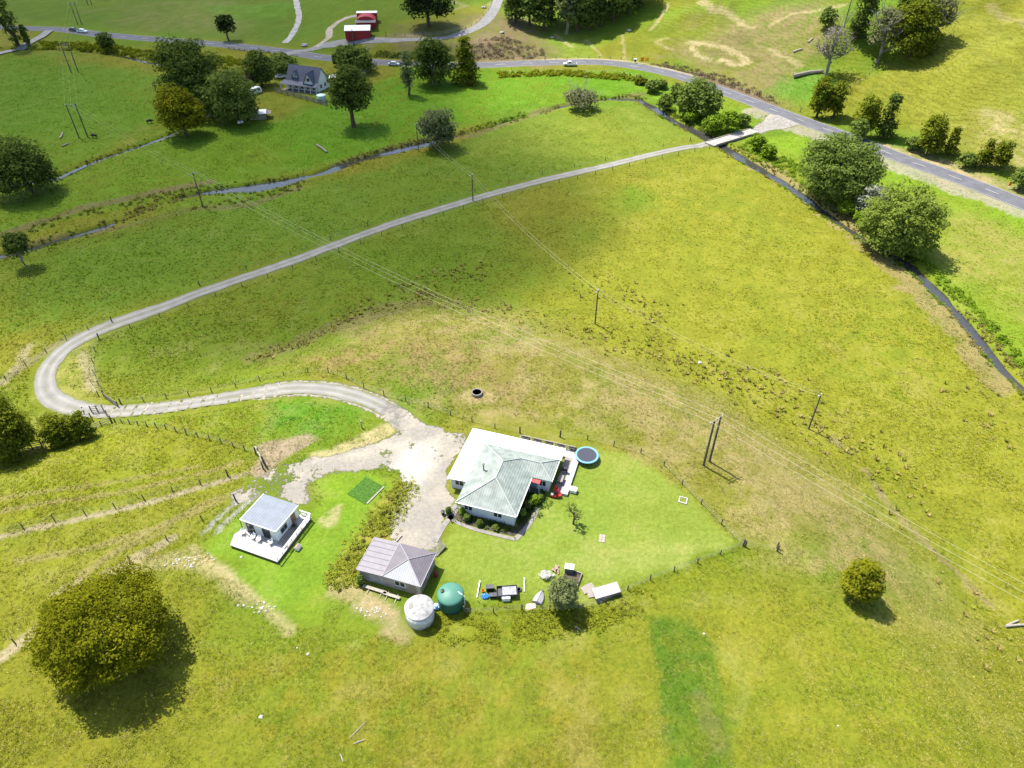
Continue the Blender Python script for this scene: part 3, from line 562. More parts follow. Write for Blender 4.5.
HOUSEX = [(-14,63),(3,57),(17,80),(-5,90)]; CABINX = [(-40,56),(-30,54),(-24,66),(-36,72)]; GARX = [(-22,48),(-3,46),(-6,61),(-20,64)]
def build_grass():
    rng = np.random.default_rng(5); n = 900000
    y = 26 + 300*rng.uniform(0, 1, n)**1.9; x = rng.uniform(-1, 1, n)*(.78*(.77*y + 55) + 8)
    dens = ss(.30, .62, fbm(x, y, 2.6, 91, 2)*.55 + fbm(x, y, 13, 95, 2)*.45)*.8 + .12
    lawn = polymask(x, y, ZW[19][0], .5) > .5
    for i in (22, 23, 24): lawn |= polymask(x, y, ZW[i][0], .6) > .5
    k = (rng.uniform(0, 1, n) < dens*.6*(1 - .6*ss(85, 150, y))) & clear_mask(x, y) & ~lawn
    for q in (HOUSEX, CABINX, GARX): k &= ~inside(x, y, np.array(q))
    x, y = x[k], y[k]; C = tint_at(x, y)
    dist = np.sqrt(x*x + y*y + 6400); s = np.clip(dist/110, .8, 1.5)
    r = rng.uniform(0, 1, len(x)); C = C*rng.uniform(.92, 1.22, (len(x), 1)); nr_ = 1 - ss(60, 120, y); pal = (r > .90 - .10*nr_)[:, None]; C = np.where(pal, C*.35 + np.array((.33,.29,.11))*.65, C); dk = (r < .07 + .10*nr_)[:, None]; C = np.where(dk, C*np.array((.52,.68,.5)), C)
    h = rng.uniform(.07, .20, len(x))*s; tag(tufts('rough_grass', x, y, h, .15*s, C*1.06, 4, 1.25, 6), 'rough yellow green pasture grass in uneven tufts', 'grass', kind='stuff')
build_grass()
def along(px, n, spread, rng):
    p = smooth(PP(px), 1); n = int(n*.6); i = rng.integers(0, len(p), n); q = p[i] + rng.normal(0, spread, (n, 2)); return q[:, 0], q[:, 1]
def build_banks():
    rng = np.random.default_rng(31); X = []; Y = []
    for line, n, v0 in ((RIVER, 2900, 1.3), (BROOK, 320, 1.0), (DITCH, 700, .6)):
        L_ = smooth(line, 1); d = np.gradient(L_, axis=0); d /= np.linalg.norm(d, axis=1)[:, None]; i = rng.integers(0, len(L_), n); w_ = (np.interp(L_[i, 0], RWX, RWV)*.95 if line is RIVER else np.full(n, .5))
        off = (w_*.8 + v0*.4 + np.abs(rng.normal(0, .8, n)))*rng.choice([-1, 1], n); X.append(L_[i, 0] - d[i, 1]*off + rng.normal(0, .3, n)); Y.append(L_[i, 1] + d[i, 0]*off + rng.normal(0, .3, n))
    x = np.concatenate(X); y = np.concatenate(Y); k = (road_s(x, y)[0] > 6) & (segd(x, y, TRACK[::6])[0] > 3) & (vnoise(x, y, 5, 44) > .3); k &= np.hypot(x - BRC[0], y - BRC[1]) > 4; x, y = x[k], y[k]
    u = rng.uniform(0, 1, (len(x), 1)); C = np.where(vnoise(x, y, 9, 46)[:, None] > .5, np.array((.075,.12,.010)), np.array((.13,.115,.035)))*(.7 + .7*u)
    tag(tufts('bank_grass', x, y, rng.uniform(.2, .6, len(x)), rng.uniform(.2, .45, len(x)), C, 6, 1.1, 32), 'long grass and rushes hanging over the stream banks', 'grass', kind='stuff')
BRC = (np.array(flat(712, 143.5)) + np.array(flat(752, 131.5)))/2
build_banks()
def build_rushes():
    rng = np.random.default_rng(8); X = []; Y = []
    for px, n, sp in (([(256,357),(280,350),(310,340),(335,327),(350,318)], 150, .8), ([(350,318),(375,308),(420,298),(400,290),(430,288)], 170, 1.8), ([(420,300),(450,302),(480,310),(510,312)], 120, 2.2), ([(440,275),(470,270),(480,280)], 90, 2.5), ([(510,314),(560,325),(600,338),(650,355)], 150, 2.6),
                      ([(590,290),(640,300),(660,320),(620,300)], 130, 3.2), ([(640,345),(690,362),(740,380),(770,392)], 190, 2.8), ([(690,370),(780,395),(830,440),(850,455)], 240, 4.0), ([(850,440),(890,470),(920,500)], 90, 3.5), ([(960,600),(990,640),(1010,660)], 50, 2.5), ([(960,380),(1000,420),(1010,440)], 60, 3)):
        a, b = along(px, n, sp, rng); X.append(a); Y.append(b)
    x = np.concatenate(X); y = np.concatenate(Y); k = clear_mask(x, y); x, y = x[k], y[k]
    s = rng.uniform(.5, 1.15, len(x)); C = np.where((rng.uniform(0, 1, (len(x), 1)) < .6), np.array((.22,.185,.06)), np.array((.16,.175,.025)))*rng.uniform(.75, 1.4, (len(x), 1))
    tag(tufts('rushes', x, y, .55*s, .28*s, C, 10, .9, 9), 'dark brownish rush clumps along the wet foot of the knoll', 'rushes', kind='stuff')
build_rushes()

# ------------------------------------------------------------------ foliage
def leaves(rng, C, rc, nl, ls, flatz=.7, up=.35):
    n = len(C); rcs = rc*rng.uniform(.6, 1.3, n)
    d = rng.normal(0, 1, (n, nl, 3)); d /= np.linalg.norm(d, axis=2, keepdims=True); fl = rng.uniform(0, 1, (n, nl)) < .72; d[..., 2] = np.where(fl, np.abs(d[..., 2]), d[..., 2])
    p = C[:, None, :] + d*rcs[:, None, None]*np.array((1, 1, flatz))*rng.uniform(.75, 1.08, (n, nl, 1))
    nr = d + rng.normal(0, .45, d.shape) + np.array((0, 0, up)); nr /= np.linalg.norm(nr, axis=2, keepdims=True)
    t = rng.normal(0, 1, d.shape); a = np.cross(nr, t); a /= np.linalg.norm(a, axis=2, keepdims=True) + 1e-9; b = np.cross(nr, a)
    s = ls*rng.uniform(.4, 1.45, (n, nl, 1)); a = a*s; b = b*s*.62
    V = np.stack([p - a, p - b, p + a, p + b], 2).reshape(-1, 3); tint = np.clip(np.repeat(rng.uniform(0, 1, (n, 1))*.55 + rng.uniform(0, 1, (n, nl))*.45, 4), 0, 1)
    return V, tint
def clumps(rng, style, rx, rz, zc, n):
    if style in ('cone', 'poplar'):
        u = rng.uniform(0, 1, n)**(1.25 if style == 'cone' else 1); prof = (1-u)**.8 if style == 'cone' else np.sin(PI*np.clip(u*.86+.12, 0, 1))**.6
        r = prof*rx*rng.uniform(.55, 1.0, n); a = rng.uniform(0, 2*PI, n); r = r*(1 + .18*np.sin(3*a + 9*u)); return np.c_[r*np.cos(a), r*np.sin(a), zc - rz + 2*rz*u]
    d = rng.normal(0, 1, (n*2, 3)); d /= np.linalg.norm(d, axis=1)[:, None]; d = d[d[:, 2] > -.92][:n]; lowf = 1 + .5*np.clip(-d[:, 2], 0, 1)
    ph = rng.uniform(0, 6, 4); lob = rng.normal(0, 1, (7, 3)); lob[:, 2] = np.abs(lob[:, 2])*.7; lob /= np.linalg.norm(lob, axis=1)[:, None]; lump = .80 + .27*np.exp(5.5*(d@lob.T - 1)).max(1) + .05*np.sin(3*d[:, 0]*2 + ph[0]) + .04*np.sin(2.6*d[:, 1]*2 + ph[1]) + .05*np.sin(4*d[:, 2] + ph[2]) + .06*np.sin(9*d[:, 0] + 7*d[:, 1] + ph[3])
    r = np.where(rng.uniform(0, 1, len(d)) < .8, rng.uniform(.80, 1.0, len(d)), rng.uniform(.35, .8, len(d)))*lump
    c = d*r[:, None]*np.array((rx, rx, rz)); c[:, :2] *= lowf[:, None]; c[:, 2] += zc; return c
def limbs(rng, Ht, r0, zc, rx, rz, n=6, depth=1, twig=False, lean=0):
    mb = MB(); top = zc - rz*.15 if not twig else zc
    ax = [Vector((lean*t*t*Ht + (rng.uniform(-.03, .03)*Ht if 0 < t < 1 else 0), rng.uniform(-.03, .03)*Ht*(0 < t < 1), -.3 + t*(top+.3))) for t in (0, .3, .6, 1)]
    mb.tube(ax, [r0*1.25, r0, r0*.8, r0*.5], 7)
    def branch(p, d, L, r, lev):
        q1 = p + d*L*.5 + Vector(rng.uniform(-.1, .1, 3)*L); q2 = p + d*L + Vector((0, 0, .12*L)) + Vector(rng.uniform(-.12, .12, 3)*L)
        mb.tube([p, q1, q2], [r, r*.7, r*.3], 5 if lev else 4)
        if lev:
            for _ in range(4 if twig else 2):
                t = rng.uniform(.35, 1); pp = p.lerp(q2, t); dd = (d + Vector(rng.normal(0, .6, 3)) + Vector((0, 0, .25))).normalized(); branch(pp, dd, L*rng.uniform(.4, .65), r*.5, lev-1)
    for i in range(n):
        t = rng.uniform(.35, 1); p = ax[1].lerp(ax[3], max(0, (t-.35)/.65)); a = 2*PI*i/n + rng.uniform(-.4, .4); e = rng.uniform(.25, .9)
        d = Vector((math.cos(a)*math.cos(e), math.sin(a)*math.cos(e), math.sin(e))); branch(p, d, min(rx*.85/max(math.cos(e), .4), rz*1.2+1)*(1 if twig else .58), r0*.5, depth)
    return mb
BARK = {'brown': mat('bark_brown', (.10,.075,.055), .9, noise=.4, nscale=4, bump=.8, bscale=12), 'grey': mat('bark_grey', (.26,.235,.205), .9, noise=.35, nscale=4, bump=.6, bscale=12)}
LM = {'lime': leafmat('leaf_lime', (.105,.155,.022), (.245,.305,.055)), 'canopy': leafmat('leaf_canopy', (.078,.092,.004), (.225,.225,.012)), 'totara': leafmat('leaf_totara', (.068,.098,.007), (.195,.215,.020)), 'dark': leafmat('leaf_dark', (.048,.078,.016), (.135,.180,.034)), 'mid': leafmat('leaf_mid', (.080,.125,.022), (.205,.265,.055)),
      'olive': leafmat('leaf_olive', (.120,.135,.008), (.245,.245,.016)), 'willow': leafmat('leaf_willow', (.095,.120,.045), (.215,.245,.10)), 'greygreen': leafmat('leaf_greygreen', (.11,.12,.05), (.24,.25,.12)),
      'fresh': leafmat('leaf_fresh', (.105,.185,.010), (.22,.32,.028)), 'pine': leafmat('leaf_pine', (.020,.034,.012), (.055,.080,.022)), 'silver': leafmat('leaf_silver', (.20,.22,.15), (.40,.42,.32)), 'dead': leafmat('leaf_dead', (.15,.14,.095), (.27,.25,.18)), 'scrub': leafmat('leaf_scrub', (.13,.145,.02), (.26,.25,.055)),
      'heath': leafmat('leaf_heath', (.11,.085,.05), (.22,.175,.11)), 'yellow': leafmat('leaf_yellow', (.12,.15,.008), (.25,.275,.02))}
def tree(name, label, cat, base, toppx, wpx, style, leaf, cb=.12, dens=1.0, bark='brown', group=None, seed=None, lean=0, rcf=.16, twig=False, dz=0):
    """base pixel, top row and crown width (pixels) fix the real place, height and spread"""
    bx, by = P(*base); gz = H(bx, by); dep = math.atan2(CAM_H - gz, by); depth = by*math.cos(PITCH) + (CAM_H - gz)*math.sin(PITCH)
    rx = max(.3, wpx*depth/FPX/2*.93); need = (base[1] - toppx)*depth/FPX
    lo, hi = .3, 60
    for _ in range(40):
        h = (lo+hi)/2; rz = h*(1-cb)/2; v = (h-rz)*math.cos(dep) + math.hypot(rx*math.sin(dep), rz*math.cos(dep))*.97
        if v < need: lo = h
        else: hi = h
    h = max(h, rx*.6); rz = h*(1-cb)/2; zc = h - rz
    rng = np.random.default_rng(seed if seed is not None else int(base[0]*7 + base[1]*13 + wpx))
    o = thing(name, label, cat, bx, by, rng.uniform(0, .3), group)
    px = FPX/depth; ls = max(.14, 1.25/px)
    area = 4*PI*((rx*rx + 2*rx*rz)/3); nleaf = int(np.clip(area/(ls*ls*1.0)*1.5*dens, 90, 36000)); rc = rcf*(rx+rz); ncl = int(np.clip(area*1.15/(rc*rc*1.2), 18, 420)) if name != 'sapling' else 9; nl = max(8, nleaf//ncl)
    c = clumps(rng, style, max(rx-rc*.75, rx*.5), max(rz-rc*.55, rz*.6), zc, ncl); V, t = leaves(rng, c, rc, nl, ls, .55, .75)
    if lean: V[:, 0] += lean*(V[:, 2]**2)/max(h, 1)
    V[:, 2] = np.maximum(V[:, 2], .03)
    F = np.arange(len(V)).reshape(-1, 4)
    cr = link('crown', npmesh('crown', V, F, LM[leaf], {'tint': t}), o)
    mb = limbs(rng, h, max(.10, .035*h*(.8 + .3*rx/max(h, 1))), zc, rx, rz, 7, 2 if twig else 1, twig, lean)
    part('trunk', mb, BARK[bark], o)
    return o
T = tree
T('broadleaf_tree', 'big rounded olive-green tree casting a dark shadow at bottom left', 'tree', (119,656), 571, 136, 'round', 'canopy', -.06, 1.35, rcf=.085, seed=4)
T('round_tree', 'small dense yellow-green tree alone on the dry slope at right', 'tree', (856,596), 559, 44, 'round', 'olive', -.05, 1.3, rcf=.12)
T('broadleaf_tree', 'dark green tree at the left edge beside the narrow brook', 'tree', (31,193), 137, 74, 'round', 'dark', -.10)
T('broadleaf_tree', 'yellow-olive tree standing where the narrow brook leaves the paddock', 'tree', (186,136), 88, 54, 'round', 'olive', -.04)
T('broadleaf_tree', 'largest dark green tree left of the grey-roofed far house', 'tree', (199,109), 40, 76, 'round', 'dark', -.12)
T('broadleaf_tree', 'deep green round tree in front of the largest dark one by the far house', 'tree', (239,122), 70, 54, 'round', 'mid', -.10)
T('broadleaf_tree', 'paler green tree squeezed between the yellow-olive tree and the deep green round tree', 'tree', (218,118), 76, 46, 'round', 'mid', -.12)
T('bush', 'round dark bush on the bank below the road near the white car', 'bush', (109,53), 33, 20, 'bush', 'dark', .02)
T('broadleaf_tree', 'small round dark tree alone above the road bridge', 'tree', (229,41), 16, 22, 'round', 'pine', .18)
T('poplar_tree', 'tall leaning dark poplar at the top left corner', 'tree', (18,46), -22, 15, 'poplar', 'dark', .02, lean=-.12)
T('poplar_tree', 'short narrow poplar beside the concrete lane', 'tree', (29,46), 27, 8, 'poplar', 'dark', .02)
T('broadleaf_tree', 'tall olive tree with a thick bare trunk in front of the grey-roofed house', 'tree', (354,127), 68, 48, 'round', 'dark', .15, 1.2)
T('willow_tree', 'bushy grey-green willow at the end of the silver river reach', 'tree', (438,148), 107, 44, 'round', 'willow', -.1)
T('conifer_tree', 'dark conical tree beside the main road', 'tree', (466,83), 41, 34, 'cone', 'totara', -.05)
T('broadleaf_tree', 'wide grey-green tree leaning over the road hedge', 'tree', (434,85), 40, 48, 'round', 'dark', -.1, bark='grey')
T('poplar_tree', 'pale slender tree in front of the road hedge', 'tree', (409,95), 55, 17, 'poplar', 'willow', .12, .7)
T('broadleaf_tree', 'dark clump tree behind the grey-roofed house', 'tree', (350,71), 44, 30, 'bush', 'mid', -.1)
T('broadleaf_tree', 'lighter rounded tree beside the dark clump behind the house', 'tree', (364,72), 48, 28, 'bush', 'mid', -.1)
T('shrub', 'small shrub at the road junction behind the house', 'shrub', (337,66), 54, 10, 'bush', 'mid', .02)
T('broadleaf_tree', 'dark round tree at the left gable of the far house', 'tree', (262,86), 52, 36, 'bush', 'dark', -.1)
T('shrub', 'yellowish spreading shrub between the road and the far house', 'shrub', (284,74), 54, 36, 'bush', 'mid', -.1)
T('shrub', 'brownish shrub left of the far house beside the white caravan', 'shrub', (252,88), 74, 20, 'bush', 'heath', .02)
T('pine_tree', 'massive dark pine hanging over the side road at the top', 'tree', (429,27), -22, 56, 'round', 'pine', .02)
T('willow_tree', 'low grey multi-stemmed willow beside the drain', 'tree', (581,110), 89, 40, 'bush', 'greygreen', .02, .6, bark='grey', twig=True)
T('round_tree', 'round dense green tree between the road and the farm bridge', 'tree', (696,117), 79, 52, 'bush', 'mid', -.1, rcf=.1)
T('broadleaf_tree', 'broad spreading green tree between the river and the road', 'tree', (832,198), 132, 92, 'bush', 'mid', -.1, 1.1, rcf=.1)
T('broadleaf_tree', 'second spreading tree on the river bank, below the broadest', 'tree', (891,249), 188, 88, 'bush', 'lime', -.1, 1.1, rcf=.1)
T('willow_tree', 'silvery pale willow against the left side of the riverbank tree', 'tree', (866,218), 184, 36, 'bush', 'silver', .03, .9)
T('totara_tree', 'olive double-topped tree at the foot of the hill above the road', 'tree', (816,118), 79, 24, 'round', 'totara', -.05, rcf=.13)
T('totara_tree', 'olive tree touching the double-topped one on its right', 'tree', (832,118), 81, 23, 'round', 'totara', -.05, rcf=.13)
T('totara_tree', 'olive broad tree in the middle of the roadside row', 'tree', (862,136), 97, 28, 'round', 'totara', -.05, rcf=.13)
T('conifer_tree', 'dark pointed tree in the middle of the roadside row', 'tree', (883,138), 97, 24, 'cone', 'dark', .04)
T('totara_tree', 'tallest olive tree of the right roadside group', 'tree', (927,155), 117, 30, 'round', 'totara', -.05, rcf=.13)
T('totara_tree', 'slim olive tree right of the tallest roadside one', 'tree', (948,155), 128, 18, 'cone', 'totara', .05)
T('totara_tree', 'narrow olive tree near the right edge above the road', 'tree', (981,167), 140, 17, 'round', 'totara', -.05, rcf=.14)
T('totara_tree', 'bushy olive tree next to the orange road sign', 'tree', (996,170), 140, 22, 'round', 'totara', -.05, rcf=.13)
T('shrub', 'bright green shrub behind the orange road sign at the right edge', 'shrub', (1019,190), 166, 24, 'bush', 'mid', .02)
T('shrub', 'green shrub below the middle roadside trees', 'shrub', (857,140), 118, 22, 'bush', 'mid', .02)
T('shrub', 'low green shrub under the tallest roadside tree', 'shrub', (912,150), 137, 18, 'bush', 'mid', .02)
T('shrub', 'green shrub strip below the slim olive tree', 'shrub', (966,167), 152, 22, 'bush', 'mid', .02)
T('bare_tree', 'leafless grey tree with a dark trunk on the hillside', 'tree', (826,75), 29, 36, 'round', 'dead', .18, .28, bark='grey', twig=True)
T('sparse_tree', 'thin-crowned grey-green tree between the bare tree and the dark hill trees', 'tree', (877,62), 10, 38, 'round', 'greygreen', .12, .55, bark='grey', twig=True)
T('broadleaf_tree', 'big dark tree with a long shadow on the upper right slope', 'tree', (908,57), 0, 56, 'round', 'totara', -.1)
T('sparse_tree', 'grey twiggy tree behind the big dark hill tree', 'tree', (932,40), -6, 34, 'round', 'greygreen', .1, .6, bark='grey', twig=True)
T('broadleaf_tree', 'dark tree at the top edge left of the big hill tree', 'tree', (899,34), -4, 26, 'round', 'dark', .05)
T('conifer_tree', 'dark upright tree right of the tall hillside pole', 'tree', (857,38), -10, 27, 'poplar', 'dark', .03)
T('shrub', 'fresh green small tree left of the tall hillside pole', 'tree', (825,30), 9, 20, 'bush', 'mid', .03)
T('broadleaf_tree', 'dark spreading tree at the left edge behind the stockyard', 'tree', (19,456), 398, 62, 'bush', 'totara', -.10, rcf=.12)
T('broadleaf_tree', 'tree cut by the left edge of the picture beside the stockyard', 'tree', (-4,446), 404, 34, 'round', 'dark', .06, rcf=.12)
T('shrub', 'dark bushy shrub in front of the stockyard rails', 'shrub', (64,443), 412, 36, 'bush', 'totara', -.1, rcf=.13)
T('shrub', 'right-hand dark shrub beside the stockyard gate', 'shrub', (86,438), 411, 28, 'bush', 'totara', -.1, rcf=.13)
T('broadleaf_tree', 'grey-leaved garden tree with white blossom at the back of the lawn', 'tree', (562,607), 577, 36, 'round', 'willow', .1, .8, rcf=.11)
T('sapling', 'small thin sapling in the middle of the lawn', 'tree', (573,524), 502, 17, 'round', 'mid', .15, .05, twig=True, rcf=.10)
T('broadleaf_tree', 'small pale-trunked tree beside the dark river pool at left', 'tree', (26,266), 231, 31, 'round', 'dark', .3, bark='grey')
frs = [(516,22,-18,22,'cone','dark'),(530,26,-12,20,'round','mid'),(543,30,-16,22,'cone','dark'),(552,22,-30,24,'round','dark'),(566,34,-14,18,'poplar','willow'),(577,32,-10,24,'round','mid'),(590,30,-16,22,'cone','dark'),(601,26,-12,22,'round','dark'),(613,22,-18,24,'round','mid'),(628,14,-22,24,'cone','dark'),(640,6,-30,24,'round','dark'),(575,16,-36,26,'round','dark'),(600,12,-36,26,'cone','pine'),(620,2,-36,26,'round','mid')]
fl = ['leftmost dark conifer of the valley wood','light green tree second from the left in the valley wood','dark conifer third from the left in the valley wood','dark round tree behind the third conifer of the valley wood','pale slender eucalypt with a white trunk at the front of the valley wood','light green round tree right of the pale eucalypt','dark conifer in the middle front of the valley wood','dark round tree right of the middle conifer','light green tree at the right front of the valley wood','dark conifer near the right end of the valley wood','rightmost dark round tree of the valley wood','dark round tree in the second row above the pale eucalypt','black-green conifer in the second row of the valley wood','light green tree in the second row at the right of the wood']
for (x, y, tp, wd, st, lf), lb in zip(frs, fl): T('forest_tree', lb, 'tree', (x, y), tp, wd*1.45, st, lf, .08 if lf != 'willow' else .2, 1.3, bark='grey' if lf == 'willow' else 'brown', group='trees of the small valley wood')
# shrubs along the river bank by the farm bridge
for (x, y, tp, wd, lf), lb in zip([(712,132,114,26,'fresh'),(728,131,110,24,'fresh'),(741,126,113,18,'mid'),(690,122,110,16,'fresh'),(664,112,94,18,'mid'),(676,101,84,20,'mid'),(652,92,80,18,'mid'),(640,84,77,16,'totara'),(756,150,134,20,'fresh'),(768,158,144,18,'fresh'),(848,216,198,26,'fresh'),(862,226,207,22,'fresh'),(660,88,80,16,'mid')],
    ['large-leaved bright shrub left of the farm bridge','bright shrub behind the farm bridge','darker shrub at the road end of the farm bridge','low bright shrub below the round tree by the river','shrub on the river bend above the bridge','shrub left of the round tree by the road','dark shrub on the bank below the road bend','small olive shrub below the yellow road signs','bright shrub on the near side of the bridge','second bright shrub downstream of the bridge','large-leaved bright shrub between the two riverbank trees','bright shrub at the water under the silver willow','shrub at the top of the bank below the road bend']):
    T('shrub', lb, 'shrub', (x, y), tp, wd, 'bush', lf, .02)
for (x, y, tp, wd, lf), lb in zip([(467,520,513,7,'mid'),(480,525,519,8,'dark'),(496,529,524,7,'mid'),(463,514,507,6,'fresh'),(535,503,494,11,'fresh'),(528,508,499,9,'dark'),(541,499,494,6,'mid'),(361,584,575,8,'mid'),(449,514,507,6,'dark'),(523,516,508,7,'mid')],
    ['first small shrub under the left front window of the white house','dark shrub between the two front windows','small shrub under the right front window','bright shrub at the left front corner of the white house','bright round shrub at the inner corner of the white house','dark shrub along the right wall of the white house','small shrub beside the house entrance path','green shrub at the left corner of the mauve garage','small dark shrub beside the path left of the white house','low shrub at the right front corner of the white house']):
    T('shrub', lb, 'shrub', (x, y), tp, wd, 'bush', lf, .02, .8)
def scrub(name, label, areas, leaf, seed, size=(.5, 1.1)):
    rng = np.random.default_rng(seed); C = []; 
    for poly, n in areas:
        q = np.array(PP(poly)); lo, hi = q.min(0), q.max(0); x = rng.uniform(lo[0], hi[0], n*4); y = rng.uniform(lo[1], hi[1], n*4); k = inside(x, y, q); x, y = x[k][:n], y[k][:n]
        k = (road_s(x, y)[0] > 6) & (segd(x, y, RIVER)[0] > 2.6); x, y = x[k], y[k]; C.append(np.c_[x, y, hz(x, y) + .15])
    C = np.concatenate(C); s = rng.uniform(*size, len(C)); V, t = leaves(rng, C, float(np.mean(size)), 34, .2 if size[1] < 1.3 else .36, .75)
    V[:, 2] = np.maximum(V[:, 2], hz(V[:, 0], V[:, 1]) + .02)
    tag(link(name, npmesh(name, V, np.arange(len(V)).reshape(-1, 4), LM[leaf], {'tint': t})), label, 'scrub', kind='stuff')
scrub('scrub', 'yellow-green weedy scrub on the bank above the driveway', [([(404,480),(412,486),(404,505),(385,535),(366,562),(352,590),(340,594),(330,575),(352,545),(378,512)], 22)], 'scrub', 21, (.12, .36))
scrub('bank_heath', 'brown and mauve heathy scrub on the cutting above the road', [([(645,64),(668,62),(720,74),(770,96),(792,112),(760,104),(715,88),(680,76)], 300), ([(470,50),(500,36),(545,50),(545,60),(500,62),(470,62)], 200)], 'heath', 22, (.6, 1.2))
scrub('road_hedge', 'rough dark scrub strip along the bank under the side road', [([(366,60),(380,52),(420,56),(470,58),(480,64),(420,64),(380,64)], 160)], 'dark', 23, (.8, 1.6))
scrub('ditch_scrub', 'yellowish overgrown scrub along the ditch below the road', [([(40,42),(100,44),(160,52),(230,58),(262,66),(200,66),(140,58),(90,52),(35,50)], 420), ([(500,73),(560,71),(640,76),(640,82),(560,76),(500,78)], 200), ([(150,68),(240,75),(260,80),(200,82)], 100)], 'yellow', 24, (.6, 1.3))
scrub('river_weeds', 'leafy bright weeds along the far river bank', [([(738,148),(760,158),(790,178),(830,206),(850,205),(800,165),(770,150),(745,140)], 200), ([(905,252),(930,272),(965,306),(1000,350),(1030,380),(1030,365),(990,320),(950,280),(920,255)], 130), ([(660,108),(690,124),(716,138),(740,128),(700,112),(670,104)], 140)], 'fresh', 25, (.4, .9))

def weeds(name, label, areas, seed, h0, h1, C1, C2):
    rng = np.random.default_rng(seed); X = []; Y = []
    for poly, n in areas:
        q = np.array(PP(poly)); lo, hi = q.min(0), q.max(0); x = rng.uniform(lo[0], hi[0], n*4); y = rng.uniform(lo[1], hi[1], n*4); k = inside(x, y, q); m_ = len(x[k][:n]); X.append(x[k][:n] + rng.normal(0, .7, m_)); Y.append(y[k][:n] + rng.normal(0, .7, m_))
    x = np.concatenate(X); y = np.concatenate(Y); k = vnoise(x, y, 2.2, seed) > .22; x, y = x[k], y[k]; u = rng.uniform(0, 1, (len(x), 1)); C = np.array(C1)*(1-u) + np.array(C2)*u
    tag(tufts(name, x, y, rng.uniform(h0, h1, len(x)), rng.uniform(.16, .30, len(x)), C, 6, 1.1, seed), label, 'weeds', kind='stuff')
weeds('lawn_edge_growth', 'long green grass below the lawn fence', [([(430,614),(520,612),(600,612),(650,590),(655,600),(600,628),(510,642),(432,636)], 1300)], 26, .12, .32, (.13,.16,.010), (.19,.20,.02))
weeds('bed_plants', 'low dark green planting in the beds round the white house', [([(457,510),(516,527),(514,531),(455,515)], 150), ([(520,521),(541,500),(536,488),(531,490),(517,520)], 260)], 28, .2, .55, (.03,.065,.012), (.08,.12,.02))
weeds('bank_weeds', 'yellow-green weeds on the low bank above the driveway', [([(398,478),(415,486),(406,508),(385,540),(366,565),(354,596),(338,598),(326,578),(350,545),(374,512)], 1500)], 27, .10, .30, (.14,.18,.014), (.25,.25,.035))

scrub('bank_bracken', 'brown bracken on the low bank above the left river reach', [([(0,236),(60,217),(130,200),(215,182),(215,186),(130,206),(60,224),(0,243)], 130), ([(300,190),(240,203),(190,212),(190,206),(240,198),(300,184)], 40)], 'scrub', 27, (.3, .65))

# ------------------------------------------------------------------ buildings
M['white_roof'] = ribbed('white_sheet_roof', (.80,.80,.79), 'Y', .3, .08, .5, .5)
M['green_roof'] = ribbed('weathered_green_roof', (.235,.265,.245), 'X', .35, .35, .9, .6, col2=(.165,.195,.172), depth=.4)
M['white_wall'] = ribbed('white_weatherboard', (.72,.74,.78), 'Z', .2, .06, 1, .6, depth=.8)
M['white'] = mat('white_paint', (.80,.80,.79), .5, noise=.06, nscale=3)
M['trim'] = mat('cream_trim', (.78,.77,.72), .5)
M['glass'] = mat('window_glass', (.03,.035,.04), .08, spec=.6)
M['dark'] = mat('dark_frame', (.03,.03,.032), .5)
M['concrete'] = mat('concrete', (.24,.22,.20), .9, noise=.25, nscale=1.5)
M['timber'] = mat('grey_timber', (.28,.245,.205), .85, noise=.35, nscale=3)
M['paletimber'] = mat('pale_timber', (.34,.305,.25), .85, noise=.25, nscale=3)
M['post'] = mat('fence_timber', (.11,.095,.08), .9, noise=.35, nscale=5)
M['wire'] = mat('bright_wire', (.55,.53,.40), .4, .0, .5)
M['fwire'] = mat('fence_wire', (.35,.34,.32), .5, .5)
M['deckwhite'] = mat('pale_deck', (.40,.39,.365), .8, noise=.12, nscale=2)
M['deckbrown'] = ribbed('brown_deck', (.30,.26,.235), 'X', .15, .2, 2, .8)
M['red'] = mat('red_plastic', (.62,.03,.03), .45, noise=.15); M['blue'] = mat('blue_plastic', (.05,.22,.62), .5); M['black'] = mat('black_plastic', (.015,.015,.018), .5); M['orange'] = mat('orange_paint', (.75,.25,.01), .5)
M['yellow'] = mat('yellow_paint', (.80,.45,.02), .5)
M['soil'] = mat('garden_soil', (.075,.06,.042), .95, noise=.4, nscale=2)

def window(par, mbw, mbg, x0, x1, z0, z1, y, axis_='y', out=-1, frame=None):
    """frame standing proud of a wall, pane set in it"""
    fr = MB(); g = MB(); t = .07; a, b = (y, y + out*.06); lo, hi = min(a, b), max(a, b)
    def bx(mb, u0, u1, v0, v1, e0, e1): mb.box(u0, u1, e0, e1, v0, v1) if axis_ == 'y' else mb.box(e0, e1, u0, u1, v0, v1)
    bx(fr, x0, x1, z1-t, z1, lo, hi); bx(fr, x0, x1, z0, z0+t, lo, hi); bx(fr, x0, x0+t, z0+t, z1-t, lo, hi); bx(fr, x1-t, x1, z0+t, z1-t, lo, hi); c = (x0+x1)/2; bx(fr, c-t/2, c+t/2, z0+t, z1-t, lo, hi)
    e0, e1 = (y, y + out*.025); bx(g, x0+t, c-t/2, z0+t, z1-t, min(e0, e1), max(e0, e1)); bx(g, c+t/2, x1-t, z0+t, z1-t, min(e0, e1), max(e0, e1))
    f = part('window', fr, frame or M['white'], par); part('pane', g, M['glass'], f); return f

